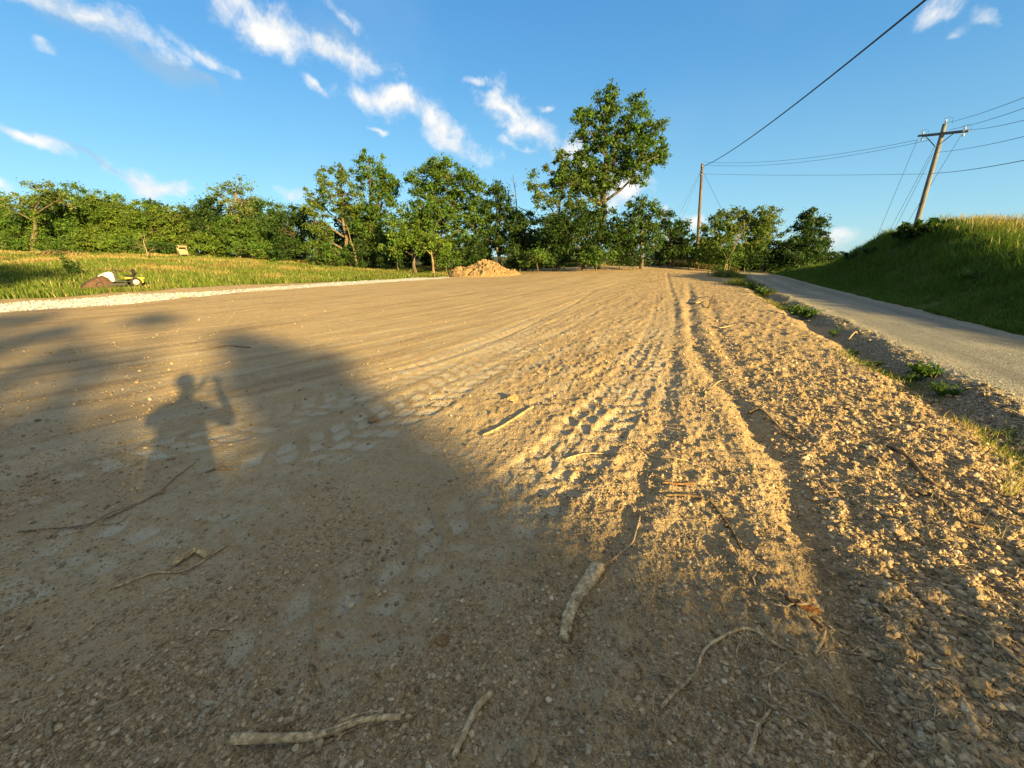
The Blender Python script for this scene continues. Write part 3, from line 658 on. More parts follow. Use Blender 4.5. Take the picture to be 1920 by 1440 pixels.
nl = 0
TL = [
 ('leafy tree at the far left end of the tree line, cut off by the frame', 42, 12, [(5, 415, 45, 40), (20, 445, 50, 32), (-40, 400, 50, 60)], dict(green='mid')),
 ('forked tree with a pale trunk wrapped in bright ivy, left of the dense rounded tree', 40, 60, [(85, 358, 38, 20), (42, 378, 32, 18), (110, 375, 28, 18), (20, 390, 22, 16)], dict(green='pale', dens=.6, clump=.42, ivy=.7, bark=(1.1, 1.1, 1.0), tr=.2)),
 ('dense rounded tree, the tallest mass of the left wood', 44, 145, [(145, 385, 45, 40), (110, 400, 40, 35), (160, 420, 55, 35), (120, 445, 50, 30), (180, 450, 40, 26)], dict(green='mid')),
 ('broad green tree just right of the dense rounded one in the left wood', 45, 225, [(215, 395, 38, 28), (235, 420, 45, 34), (205, 445, 40, 30), (250, 450, 40, 28)], dict(green='yel')),
 ('lower bushy tree behind the bare sapling', 44, 290, [(285, 405, 35, 26), (270, 430, 40, 30), (310, 430, 40, 34), (290, 456, 45, 24)], dict(green='yel', dens=.95)),
 ('grey green tree with a thin top above the little wooden box', 45, 345, [(335, 405, 30, 25), (350, 430, 36, 32), (340, 455, 30, 26)], dict(green='oliv')),
 ('dark conical tree left of the tall airy tree of the left wood', 43, 392, [(392, 385, 20, 22), (388, 410, 30, 30), (400, 440, 40, 32)], dict(green='dark')),
 ('tall airy tree with thin pale foliage standing above the left wood', 42, 450, [(408, 362, 26, 18), (445, 352, 26, 16), (455, 378, 26, 26), (432, 392, 28, 22), (470, 400, 20, 24)], dict(green='pale', dens=.42, clump=.38, per=44, ivy=.8, bark=(1.5, 1.4, 1.25), tr=.2)),
 ('round low tree under the tall airy tree', 41, 450, [(440, 430, 36, 26), (470, 445, 36, 26), (425, 455, 30, 22)], dict(green='mid')),
 ('thin greyish tree between the tall airy tree and the two stemmed yellow one', 43, 515, [(500, 400, 24, 20), (525, 415, 34, 28), (545, 400, 24, 20), (510, 445, 40, 30)], dict(green='blue', dens=.65)),
 ('dark leafy tree left of the two stemmed yellowish tree', 42, 570, [(560, 405, 24, 22), (555, 440, 40, 38), (590, 455, 36, 34)], dict(green='dark')),
 ('yellowish open tree with visible pale limbs, left half of the central pair', 39, 655, [(605, 345, 26, 24), (640, 325, 26, 20), (600, 380, 34, 28), (650, 365, 34, 28), (590, 415, 28, 26), (665, 400, 30, 26), (605, 445, 24, 28)], dict(green='oliv', dens=.62, clump=.42, bark=(1.3, 1.2, 1.1), tr=.2)),
 ('taller leafy tree with an upright tip, right half of the central pair', 39, 702, [(688, 305, 18, 20), (712, 312, 14, 18), (700, 340, 36, 24), (728, 350, 24, 28), (715, 385, 34, 32), (690, 410, 30, 30), (700, 450, 40, 36)], dict(green='mid', dens=.85, clump=.42, ivy=.5, tr=.2)),
 ('big dense dark green tree left of the dirt pile', 37, 812, [(818, 312, 26, 22), (800, 345, 36, 30), (845, 335, 38, 28), (880, 350, 28, 28), (800, 390, 42, 34), (860, 385, 42, 36), (775, 420, 38, 28), (830, 430, 50, 34), (890, 420, 34, 38)], dict(green='mid', dens=1.0, clump=.42, tr=.24)),
 ('low spreading tree with sunlit leaves beside the slim pale trunk', 35, 778, [(760, 425, 34, 26), (740, 455, 36, 24), (785, 460, 36, 22), (815, 460, 26, 18)], dict(green='yel', dens=.8, clump=.36)),
 ('dark vine hung tree right behind the dirt pile', 38, 938, [(925, 355, 20, 18), (935, 385, 30, 30), (915, 410, 26, 30), (955, 420, 30, 34), (940, 455, 38, 30)], dict(green='dark', dens=.95, clump=.4)),
 ('dark drooping shrubby tree left of the tallest tree', 38, 985, [(980, 415, 22, 22), (985, 445, 30, 30), (1010, 465, 30, 24)], dict(green='dark', clump=.4)),
 ('tallest tree with two peaks, rising high above all others', 36, 1122, [(1135, 182, 20, 22), (1128, 212, 34, 24), (1092, 222, 22, 18), (1192, 200, 20, 22), (1190, 232, 34, 24), (1222, 252, 28, 26), (1155, 262, 44, 34), (1096, 268, 30, 28), (1205, 290, 42, 30), (1236, 290, 16, 22), (1138, 312, 42, 28), (1088, 312, 30, 28), (1070, 340, 30, 24), (1105, 345, 34, 24), (1190, 330, 34, 20), (1130, 352, 34, 22)], dict(green='mid', dens=1.0, clump=.37, per=66, tr=.27, ivy=.6, leaf=.115)),
 ('pale open tree leaning out on the left of the tallest tree', 36, 1048, [(1062, 296, 24, 18), (1042, 322, 26, 20), (1006, 345, 22, 22), (1022, 375, 30, 24), (1062, 352, 30, 26), (1085, 388, 32, 22)], dict(green='oliv', dens=.55, clump=.38, bark=(1.2, 1.15, 1.0))),
 ('bushy tree filling in under the tallest tree', 35, 1095, [(1085, 415, 36, 26), (1125, 415, 38, 26), (1060, 440, 36, 30), (1110, 450, 44, 30), (1160, 440, 30, 34), (1030, 440, 24, 34)], dict(green='dark', dens=.95, clump=.4)),  # dark leaf colour stands in for shade beneath the tallest tree
 ('rounded tree right of the tallest tree', 36, 1205, [(1200, 390, 32, 20), (1215, 415, 26, 26), (1185, 430, 32, 30), (1215, 450, 34, 26)], dict(green='blue', dens=.9, clump=.4)),
 ('dark shrubby tree with a leaning tip beside the striped guy guards', 38, 1258, [(1252, 408, 14, 16), (1275, 425, 18, 14), (1250, 435, 26, 24), (1275, 455, 28, 24), (1255, 468, 34, 20)], dict(green='dark', dens=.9, clump=.38)),
 ('olive feathery tree right of the dark wooden pole', 37, 1365, [(1362, 408, 30, 20), (1345, 430, 34, 24), (1395, 415, 30, 24), (1425, 412, 24, 22), (1375, 450, 40, 28), (1420, 445, 30, 30), (1330, 465, 30, 22)], dict(green='oliv', dens=.8, clump=.36, leaf=.12, bark=(1.4, 1.3, 1.1))),
 ('airy branch tips tree behind the olive feathery tree', 41, 1440, [(1445, 398, 18, 12), (1432, 420, 22, 22), (1450, 450, 28, 30)], dict(green='pale', dens=.5, clump=.36)),
 ('dark tree with a sunlit pointed top where the road disappears', 40, 1512, [(1518, 405, 18, 16), (1530, 425, 24, 20), (1505, 435, 28, 24), (1515, 460, 42, 26), (1480, 470, 36, 24), (1545, 455, 18, 20)], dict(green='dark', dens=1.0, clump=.4)),
]
for lab, Y, bpx, lb, kw in TL: nl += tree(lab, Y, bpx, lb, group=None, **kw)
# understory; its dark greens stand in for shade at the trees' feet
US = [('round shrub at the left end of the wood edge', 39, 30, [(20, 462, 40, 18)], 'mid'), ('wide green shrub beneath the ivy wrapped tree', 38, 120, [(105, 460, 40, 18), (150, 466, 36, 16)], 'mid'),
 ('bright rounded shrub in front of the dense rounded tree', 39, 170, [(175, 452, 40, 22), (205, 464, 36, 18)], 'yel'), ('green shrub left of the bare sapling', 40, 235, [(240, 462, 34, 18)], 'mid'),
 ('green shrub right of the bare sapling', 41, 305, [(305, 466, 28, 16)], 'dark'), ('bright shrub just right of the little wooden box', 40, 385, [(385, 458, 30, 22), (408, 466, 24, 16)], 'yel'),
 ('dark rounded shrub beneath the tall airy tree', 39, 470, [(465, 466, 34, 20), (500, 475, 22, 14)], 'mid'), ('dark shrub at the foot of the greyish tree', 39, 535, [(535, 470, 30, 22)], 'dark'),
 ('shrub at the foot of the yellowish open tree', 37, 600, [(600, 472, 34, 22), (635, 476, 28, 18)], 'mid'), ('shrub at the foot of the central pair of trees', 37, 680, [(680, 475, 36, 24)], 'dark'),
 ('dark shrub under the low spreading tree', 36, 745, [(742, 482, 32, 18)], 'dark'), ('dark shrub behind the slim pale trunk', 37, 850, [(850, 470, 32, 30), (880, 470, 28, 26)], 'dark'),
 ('shrub right behind the dirt pile top', 39, 905, [(905, 465, 30, 26)], 'dark'), ('shrub just right of the dirt pile', 36, 975, [(970, 480, 30, 22), (1000, 486, 24, 14)], 'dark'),
 ('dark shrub below the drooping shrubby tree', 35, 1040, [(1035, 474, 34, 24), (1020, 486, 20, 12)], 'dark'), ('dark shrub at the foot of the tallest tree', 35, 1095, [(1095, 474, 34, 22)], 'dark'),
 ('shrub between the tallest tree and the guy guards', 37, 1165, [(1160, 472, 26, 22)], 'mid'), ('green shrub at the foot of the dark wooden pole', 38, 1295, [(1285, 475, 26, 18), (1310, 480, 24, 16)], 'mid'),
 ('green shrub under the olive feathery tree', 36, 1340, [(1335, 478, 26, 18)], 'mid'), ('dark shrub under the feathery tree near the road end', 38, 1400, [(1400, 478, 36, 20)], 'dark'),
 ('dark shrub hiding the road end', 41, 1455, [(1455, 482, 34, 22)], 'dark'), ('low leafy shrub in front of the trees right of the dirt pile', 34, 1010, [(1005, 484, 30, 14)], 'mid'), ('low leafy shrub at the very foot of the tallest tree', 33.5, 1120, [(1118, 482, 36, 14)], 'mid'), ('low dark shrub left of the guy guards', 34, 1190, [(1190, 480, 30, 16)], 'dark'), ('low shrub covering the trunk of the feathery tree', 34, 1372, [(1372, 478, 30, 22)], 'mid'), ('low shrub beside the road under the dark tree', 37, 1530, [(1525, 480, 28, 18), (1498, 482, 24, 18)], 'dark'), ('low shrub in the gap behind the guy guards', 39.5, 1240, [(1238, 474, 28, 20)], 'dark'), ('low shrub beneath the big dense tree', 34.5, 835, [(838, 486, 24, 14)], 'mid'),
 ('dark shrub where the bank meets the road end', 41, 1505, [(1505, 486, 36, 20)], 'dark')]
for lab, Y, bpx, lb, g in US: nl += tree(lab, Y, bpx, lb, cat='shrub', name='shrub', green=g, clump=.38, per=46, leaf=.12, tr=.06, dens=1.15)
# second row beyond, copies of two trees
proto = []
for k in range(2):
    X0, Y0 = -20 + 25 * k, 52; z0 = float(macro(np.array([X0]), np.array([Y0]))[0])
    r_ = empty('tree', (X0, Y0, z0), 'dark tree partly hidden in the second row of the wood', 'tree', 'trees in the second row of the wood')
    grow(r_, (X0, Y0, z0), [(X0 - 1.6, Y0, z0 + 2.6, 2.4, 2.2), (X0 + 1.4, Y0 + .5, z0 + 3, 2.4, 2.4), (X0, Y0, z0 + 5, 2.2, 1.8), (X0 + .5, Y0, z0 + 1.4, 2.6, 1.3)], green='dark', leaf=.22, per=36, clump=.6, dens=1.1)
    proto.append(r_)
for i, (X0, Y0) in enumerate([(-74, 44), (-69, 50), (-64, 47), (-58, 46), (-53, 48), (-47, 47), (-41, 48), (-36, 49), (-31, 50), (-26, 48), (-15, 49), (-10, 50), (-5, 51), (1, 51), (10, 53), (15, 53), (-12, 44), (-25, 45), (6, 50), (20, 52), (25, 53), (30, 54), (35, 53), (41, 52), (47, 52), (54, 50), (28, 47), (23, 48)]):
    s = proto[i % 2]; c = s.copy(); COL.objects.link(c); zz = float(macro(np.array([X0]), np.array([Y0]))[0]); c.location = (X0, Y0, zz - .1); c.rotation_euler.z = i * 1.3
    sc = R.uniform(.8, 1.05) * (.62 if X0 > -27 else 1) * (.9 if X0 > 18 else 1); c.scale = (sc * 1.1, sc * 1.1, sc)
    for ch in s.children: d = ch.copy(); COL.objects.link(d); d.parent = c
print('leaf faces', nl)

# slim pale trunk, dead and bare trees
def bare_tree(label, Y, px, top_px, n=9, r=.05, name='bare_tree', col=(1.9, 1.8, 1.6), spread=.5, cat='bare tree', up=.7):
    b = at(px, 480, Y); z = float(macro(np.array([b.x]), np.array([b.y]))[0]); top = at(*top_px, Y); H = top.z - z
    root = empty(name, (b.x, b.y, z), label, cat); T = Tubes(); o = np.array([b.x, b.y, z])
    sp = [o + (np.array(top) - o) * f + np.append(R.normal(0, .02 * H, 2), 0) * (f > 0) for f in np.linspace(0, 1, 7)]
    T.add(sp, [r * (1 - .8 * f) for f in np.linspace(0, 1, 7)], 6, col, .2); root_o = o
    Br = Tubes()
    for i in range(n):
        f = .25 + .7 * i / n; k = f * 6; a = sp[int(k)] * (1 - k % 1) + sp[min(int(k) + 1, 6)] * (k % 1); th = R.uniform(0, 6.28); L = H * spread * (1.1 - f)
        e = a + np.array([math.cos(th) * L, math.sin(th) * L * .6, L * up]); m_ = (a + e) / 2 + R.normal(0, .06 * L, 3)
        Br.add([a, m_, e], [r * .45 * (1.1 - f), r * .3 * (1.1 - f), .006], 4, col)
        for q in range(3):
            s_ = a + (e - a) * R.uniform(.35, .9); Br.add([s_, s_ + np.array([R.normal(0, .25 * L), R.normal(0, .2 * L), R.uniform(.1, .45) * L])], [r * .16, .005], 3, col)
    T.build('trunk', M['bark'], root, o); Br.build('branches', M['bark'], root, o)
bare_tree('small leafless pale sapling in front of the left wood', 35, 275, (268, 437), 8, .07, spread=.55, up=.35)
bare_tree('bare grey twigs of a dead treetop above the dark vine hung tree', 39, 962, (962, 328), 12, .10, col=(.9, .85, .8), spread=.3, up=1.3)
bare_tree('dead pale branching stem in front of the olive feathery tree', 33, 1362, (1400, 412), 8, .06, col=(1.6, 1.5, 1.2), spread=.4, up=1.3)
bare_tree('pale broken limb tree between the yellowish tree and the shrubs', 37, 668, (650, 420), 4, .11, col=(1.7, 1.6, 1.4), spread=.35, up=.3)
b = at(814, 505, 33.5); zt = float(macro(np.array([b.x]), np.array([b.y]))[0])
r_ = empty('young_tree', (b.x, b.y, zt), 'slim young tree with a pale trunk at the meadow edge left of the dirt pile', 'tree')
grow(r_, (b.x, b.y, zt), [(b.x - .2, b.y, zt + 2.9, 1.1, .7), (b.x + .6, b.y - .3, zt + 2.3, .8, .5), (b.x - .8, b.y, zt + 2.3, .8, .5)], green='yel', clump=.3, per=40, leaf=.10, tr=.10, bark=(2.0, 1.8, 1.5))

# trees standing behind the photographer; their shade falls across the left foreground
SB = np.array([16.4, -20.2]); PV = np.array([.776, .631])
def shade_tree(label, p0, lobes, off=0, **kw):
    b = SB + PV * p0 + np.array([.631, -.776]) * off; z = 0.
    root = empty('tree', (b[0], b[1], z), label, 'tree')
    grow(root, (b[0], b[1], z), [((SB + PV * p)[0] + .631 * off, (SB + PV * p)[1] - .776 * off, h, r * .9, r * q) for p, h, r, q in lobes], **kw)
shade_tree('tree behind the photographer whose crown shades the foreground dirt', -.9,
    [(.9, 8.1, .72, 1), (1.1, 7.45, .55, .9), (.45, 8.45, .35, .7), (-.2, 6.9, .5, .8), (-.9, 6.95, .55, .8), (-1.7, 7.7, .5, .5), (-2.9, 7.6, .7, .5), (-2.4, 9.4, .6, .3), (1.05, 6.3, .5, .9), (1.7, 6.15, .38, .8), (2.3, 5.9, .35, .8), (1.5, 5.5, .6, .8), (.75, 6.9, .75, .7), (-.1, 6.35, .95, .75), (-1.1, 6.4, 1.1, .7), (-2.3, 6.7, 1.1, .9), (-3.6, 7.2, 1.2, .8), (-2.6, 8.2, .9, .5), (-1.5, 7.2, .62, .75), (-2.1, 7.5, .6, .7), (-1.3, 8.35, .35, .5), (-3.4, 9.0, .8, .4), (-1.9, 8.75, .5, .4), (.9, 5.8, .8, .7), (-.5, 5.0, 1.3, .8), (-.9, 9.75, .4, .55)],
    green='mid', leaf=.13, per=60, dens=1.7, clump=.28, tr=.2)
shade_tree('larger tree farther left behind the photographer, shading the left edge of the meadow', -6,
    [(-4.4, 7.4, 1.4, .9), (-5.5, 9.2, 1.6, .7), (-3.7, 10.2, .8, .5), (-7, 11.5, 1.9, .8), (-6.2, 14.2, 1.6, .8), (-8.2, 14.6, 1.9, .9), (-9.5, 11, 2.2, 1.2), (-7, 6.8, 2.2, .9)],
    green='mid', leaf=.15, per=60, dens=1.2, clump=.4, tr=.3)

# ------------------------------------------------------------------ dirt pile
def dirt_pile():
    b = ground_pt(905, 519); cx, cy = b[0], b[1] + 1.6; n = 150
    g = np.linspace(-1, 1, n); GX, GY = np.meshgrid(g, g); rx, ry = 3.0, 2.0
    X = GX * rx * 1.15; Y = GY * ry * 1.15; rr = np.hypot(GX * 1.15, GY * 1.15); 
    prof = np.clip(1 - rr, 0, 1) ** .65
    z = .95 * prof * (1 + .25 * noise(X, Y, 1.2, 300)) * (1 + .18 * np.sin(X * 2.1 + .5)) + .9 * .2 * np.exp(-((X + .35) / .7) ** 2 - (Y / .8) ** 2) + np.clip(prof * 4, 0, 1) * (.12 * (1 - 2 * np.abs(noise(X, Y, .45, 301))) + .07 * (1 - 2 * np.abs(noise(X, Y, .2, 302))) + .045 * noise(X, Y, .08, 303))
    w, wi = worley(X, Y, .28, 305); z += np.clip(prof * 4, 0, 1) * .12 * np.sqrt(np.clip(.4 - w, 0, 1)) * (wi > .5)
    base = macro(X.ravel() + cx, Y.ravel() + cy).reshape(X.shape); z0 = float(macro(np.array([cx]), np.array([cy]))[0])
    z = z + base - z0 - .12 * (prof <= 0.0)
    V = np.stack([X.ravel(), Y.ravel(), z.ravel()], 1); i = np.arange(n - 1)[:, None] * n; j = np.arange(n - 1)[None]
    Fc = np.stack([i + j, i + j + 1, i + n + j + 1, i + n + j], -1).reshape(-1, 4)
    o = link('dirt_pile', new_mesh('dirt_pile', V, Fc, col=np.ones((len(V), 3)) * [.74, .69, .60], smooth=True, mats=[M['clod_big']]), loc=(cx, cy, z0))
    tag(o, 'mound of lumpy tan dirt at the far edge of the cleared ground', 'dirt pile')
M['clod_big'] = surf('pile_soil', (.20, .135, .08), (.45, .33, .21), 9, .95, 1.0, .10, usecol=True, spec=.1)
dirt_pile()

# ------------------------------------------------------------------ poles and lines
def pole(name, label, P0, P1, r0, r1, mat):
    root = empty(name, P0, label, 'utility pole'); T = Tubes(); n = 9; o = np.array(P0)
    T.add([o + (np.array(P1) - o) * f for f in np.linspace(0, 1, n)], [r0 + (r1 - r0) * f for f in np.linspace(0, 1, n)], 12, rough=.04)
    T.build('shaft', M[mat], root, o); return root, o
def solve_pole(pb, pt, Y):                         # a nearly upright pole through two sight points
    B = at(*pb, Y); d = ray(*pt); t = (B.x * d.x + B.y * d.y) / (d.x ** 2 + d.y ** 2); return B, Vector((0, 0, CAM_H)) + d * t
A0, A1 = solve_pole((1306, 487), (1317, 307), 44)
A0z = float(macro(np.array([A0.x]), np.array([A0.y]))[0]); A0 = A0 + (A0 - A1) * ((A0.z - A0z + .2) / (A1.z - A0.z)) if A0.z > A0z else A0
pa, oa = pole('utility_pole', 'dark brown wooden pole without crossarm at the end of the dirt shoulder', tuple(A0), tuple(A1), .17, .13, 'pole')
B0, B1 = solve_pole((1724, 400), (1772, 232), 28.5)
dn = (B1 - B0).normalized(); Bb = B0 - dn * ((B0.z - 2.4) / dn.z)
pb, ob = pole('utility_pole', 'leaning grey pole with a wooden crossarm standing behind the grassy bank', tuple(Bb), tuple(B1), .16, .115, 'grey')
# crossarm across the line
cl = at(1722, 253, B1.y - .4); dirc = None
CA = Vector(at(1722, 254, 29.6)); CB = Vector(at(1814, 244, 26.8)); cc = B1 - dn * .55
half = (CB - CA).normalized(); CA = cc - half * 1.35; CB = cc + half * 1.35
def beam(name, a, b, w, h, mat, parent, o, bev=.01):
    d = (b - a); rot = d.to_track_quat('X', 'Z').to_matrix().to_4x4()
    return bm_obj(name, box_bm([((a + b) / 2 - Vector(o), (d.length, w, h), rot)], bev), M[mat], parent)
side = half.cross(dn).normalized()
for s in (-1, 1): beam('crossarm', CA + side * .17 * s, CB + side * .17 * s, .09, .12, 'arm', pb, ob)
for s in (-1, 1): beam('brace', cc + half * .85 * s + side * .19 - dn * .05, cc - dn * .75 + side * .19 + half * .02 * s, .04, .04, 'arm', pb, ob, .004)
def insulator(p, o, parent, d=Vector((0, 0, 1))):
    T = Tubes(); T.add([p + d * z for z in (0, .05, .06, .10, .11, .15, .16, .2)], [.03, .03, .065, .06, .035, .055, .04, .02], 10); T.build('insulator', M['glass'], parent, o)
for q in (CA + half * .12, CB - half * .12, B1 - dn * .02): insulator(q + dn * .07, ob, pb, dn)
for q in (CA + half * .15, CB - half * .1): insulator(q - dn * .30, ob, pb, dn)
for q in (CA + half * .12, CB - half * .12, B1 + half * .05):
    T = Tubes(); T.add([q + dn * .25 + side * .25, q + dn * .36 + half * .1, q + dn * .3 + half * .22 - side * .1, q + half * .2 - side * .2], [.008] * 4, 4)
    T.build('jumper_wire', M['wire'], pb, ob)
# hardware on the brown pole
for z in (.25, .7, 1.0):
    T = Tubes(); T.add([np.array(A1) - [0, 0, z + .03], np.array(A1) - [0, 0, z - .03]], [.15, .15], 12)
    T.build('clamp_band', M['steel'], pa, oa)
def wire(label, a, b, sag, r=.012, n=24, name='power_line', cat='power line', r2=None, group=None):
    a = np.array(a); b = np.array(b); T = Tubes(); r2 = r2 or r
    T.add([a + (b - a) * f - np.array([0, 0, sag * 4 * f * (1 - f)]) for f in np.linspace(0, 1, n)], [r + (r2 - r) * f for f in np.linspace(0, 1, n)], 6)
    return tag(T.build(name, M['wire'], None, tuple(a)), label, cat, group)
near = at(1735, 0, 11.5); ext = np.array(near) + (np.array(near) - np.array(A1)) * .55
# thick service cable: parabola through the pole, the sight points and beyond
k0 = np.array(A1) - [0, 0, .3]; ke = np.array(at(1735, 0, 11.4)); 
T = Tubes(); pts = []
qq = [(1320, 318), (1440, 244), (1540, 162), (1640, 79), (1735, 0)]
k2 = ke + (ke - k0) * .4 + np.array([0, 0, .55])
fr = np.linspace(0, 1.4, 30); dirk = ke - k0
zs = []
for f in fr:
    p = k0 + dirk * f; zs.append(p - np.array([0, 0, 1.0 * f * (1 - f) * 1.6]))
T.add(zs, [.026] * 30, 8); tag(T.build('service_cable', M['wire'], None, tuple(k0)), 'thick black cable running from the brown pole up out of the top of the frame', 'cable')
for (p, q, lab, sg) in (((1722, 262), (1322, 304), 'thin wire from the left end of the crossarm to the brown pole top', .5), ((1745, 262), (1322, 309), 'thin wire just below the first one, from grey pole to brown pole top', .6), ((1738, 326), (1322, 326), 'lowest thin wire between the grey pole and the brown pole', .1)):
    a = solve_pole((1724, 400), p, 28.5)[1]; wire(lab, tuple(a), tuple(at(q[0], q[1], A1.y)), sg, .010, name='power_line')
ends = [((1776, 230), (1920, 165), 'topmost wire leaving the grey pole to the right'), ((1780, 243), (1920, 185), 'second wire from the top leaving the grey pole to the right'), ((1812, 243), (1920, 207), 'wire leaving the right end of the crossarm'), ((1762, 285), (1920, 238), 'wire leaving the grey pole below the crossarm braces'), ((1750, 325), (1920, 283), 'lowest wire leaving the grey pole to the right')]
for p, q, lab in ends:
    a = np.array(solve_pole((1724, 400), p, 28.5)[1]); e = np.array(at(q[0], q[1], 17)); e2 = a + (e - a) * 2.2
    wire(lab, a, e2, .35, .010 if 'lowest' not in lab else .014)
guy = [((1720, 262), (1652, 425)), ((1752, 275), (1668, 432)), ((1748, 290), (1676, 432)), ((1803, 252), (1700, 420))]
for (p, q), lab in zip(guy, ('guy wire from the left end of the crossarm down to the bank', 'guy wire from the grey pole top down to the bank, left of its close twin', 'guy wire from below the braces down to the bank, right of its close twin', 'guy wire from the right end of the crossarm, crossing behind the grey pole')):
    a = np.array(solve_pole((1724, 400), p, 28.5)[1]); e = np.array(at(q[0], q[1], 33)); e = e + (e - a) * .18; wire(lab, a, e, .02, .010, 6, 'guy_wire', 'guy wire')
gg = [(1300, 330, 1262, 424, 1217, 488), (1300, 330, 1262, 428, 1231, 487), (1300, 335, 1253, 448, 1240, 486), (1300, 335, 1262, 450, 1246, 486)]
gl = ['leftmost', 'second from left', 'third from left', 'rightmost']
for i, (ax, ay, mx, my, ex, ey) in enumerate([(1316, 325, 1242, 446, 1218, 488), (1316, 325, 1258, 434, 1230, 487), (1316, 328, 1250, 449, 1239, 487), (1316, 328, 1261, 451, 1246, 486)]):
    a = np.array(A1) - [0, 0, .4 + .15 * i]; e = np.array(at(ex, ey, 40)); e[2] = float(macro(np.array([e[0]]), np.array([e[1]]))[0]); 
    mdl = np.array(at(mx, my, 40.6)); root = empty('guy_wire', tuple(e), gl[i] + ' of the four pale guy guards left of the brown pole', 'guy wire')
    T = Tubes(); T.add([mdl, a], [.006, .006], 4); T.build('strand', M['wire'], root, e)
    T = Tubes(); T.add([e, mdl], [.035, .035], 8); T.build('guard', M['guard'], root, e)
wire('guy wire running from the brown pole down into the feathery tree', tuple(np.array(A1) - [0, 0, .5]), tuple(at(1352, 390, 41)), .02, .013, 6, 'guy_wire', 'guy wire')

# ------------------------------------------------------------------ riding mower
def mower():
    g = ground_pt(222, 541); cx, cy = g; z = float(macro(np.array([cx]), np.array([cy]))[0])
    root = empty('riding_mower', (cx, cy, z + .05), 'old cream and yellow riding mower with black seat, sunk in meadow grass', 'riding mower', rz=rad(-46 + 90 - 90 + 88))
    d = math.atan2(cx, cy); root.scale = (.82, .82, .82); root.rotation_euler.z = -d + rad(8)     # +X of the mower = its rear, seen in profile
    I = None
    def ry(a): return Matrix.Rotation(a, 4, 'Y')
    # hood: lofted bonnet
    bm = bmesh.new(); secs = [(-.72, .30, .50, .20), (-.62, .22, .64, .24), (-.45, .24, .74, .26), (-.2, .30, .82, .27), (-.06, .34, .80, .25)]; rings = []
    for (x, zl, zt, w) in secs:
        rg = [bm.verts.new((x, w * math.copysign(abs(math.cos(t)) ** .5, math.cos(t)) , zl + (zt - zl) * max(0, math.sin(t)) ** .6)) for t in np.linspace(0, math.pi, 11)]; rings.append(rg)
    for a, b_ in zip(rings, rings[1:]):
        for i in range(10): bm.faces.new((a[i], a[i + 1], b_[i + 1], b_[i]))
    bm.faces.new(rings[0]); bm.faces.new(rings[-1][::-1]); bm_obj('hood', bm, M['cream'], root, smooth=True)
    bm = bmesh.new(); rings = []
    for (x, zl, zt, w) in [(-1.35, .02, .16, .30), (-1.1, .04, .36, .36), (-.75, .06, .56, .38), (-.48, .05, .66, .38), (-.30, .05, .52, .36), (-.18, .04, .28, .30)]:
        rings.append([bm.verts.new((x, w * math.copysign(abs(math.cos(t)) ** .4, math.cos(t)) - .06, zl + (zt - zl) * max(0, math.sin(t)) ** .5)) for t in np.linspace(0, math.pi, 11)])
    for a, b_ in zip(rings, rings[1:]):
        for i in range(10): bm.faces.new((a[i], a[i + 1], b_[i + 1], b_[i]))
    bm.faces.new(rings[0]); bm.faces.new(rings[-1][::-1]); o = bm_obj('front_cover', bm, M['brown'], root, smooth=True); o['label'] = 'rusty brown cover over the nose'
    bm_obj('dashboard', box_bm([((.0, 0, .66), (.16, .40, .26), ry(-.25)), ((.02, 0, .42), (.12, .3, .4), None)], .02), M['black'], root)
    T = Tubes(); T.add([(.0, 0, .7), (.12, 0, .86)], [.025, .025], 8)
    T.build('steering_column', M['black'], root)
    T = Tubes(); c = np.array([.14, 0, .88]); nx = np.array([.35, 0, .93]); a1 = np.array([.93, 0, -.35])
    T.add([c + a1 * .18 * math.cos(t) + np.array([0, .18, 0]) * math.sin(t) for t in np.linspace(0, 2 * math.pi, 25)], [.018] * 25, 6)
    for t in (.5, 2.6, 4.7): T.add([c, c + a1 * .17 * math.cos(t) + np.array([0, .17, 0]) * math.sin(t)], [.014, .014], 5)
    T.build('steering_wheel', M['black'], root)
    bm_obj('footrest', box_bm([((.2, 0, .30), (.55, .74, .04), None)], .01), M['black'], root)
    bm_obj('seat', box_bm([((.62, 0, .58), (.38, .42, .09), ry(.08))], .035), M['black'], root, smooth=True)
    bm_obj('backrest', box_bm([((.80, 0, .76), (.12, .42, .36), ry(-.12))], .05), M['black'], root, smooth=True)
    bm = box_bm([((.72, 0, .46), (.80, .80, .07), ry(.03)), ((.80, .36, .32), (.46, .05, .26), None), ((.80, -.36, .32), (.46, .05, .26), None), ((1.03, 0, .35), (.05, .6, .24), None)], .02)
    bm_obj('fender', bm, M['yellow'], root)
    bm_obj('mower_deck', box_bm([((-.05, 0, .17), (.75, .95, .12), None)], .04), M['black'], root)
    def wheel(x, y, r, w):
        bm = bmesh.new(); prof = [(r * .55, w * .35), (r * .8, w * .5), (r * .96, w * .4), (r, w * .2), (r, -w * .2), (r * .96, -w * .4), (r * .8, -w * .5), (r * .55, -w * .35)]; n = 24; vs = []
        for k in range(n):
            t = 2 * math.pi * k / n; q = 1 + (.03 if k % 2 else 0); vs.append([bm.verts.new((math.cos(t) * a * q, b_, math.sin(t) * a * q)) for a, b_ in prof])
        for k in range(n):
            for i in range(len(prof) - 1): bm.faces.new((vs[k][i], vs[k][i + 1], vs[(k + 1) % n][i + 1], vs[(k + 1) % n][i]))
        o = bm_obj('wheel', bm, M['rubber'], root, (x, y, r), True)
        T = Tubes(); T.add([(0, -w * .3, 0), (0, -w * .15, 0), (0, w * .15, 0), (0, w * .3, 0)], [r * .3, r * .56, r * .56, r * .3], 14); T.build('rim', M['cream'], o)
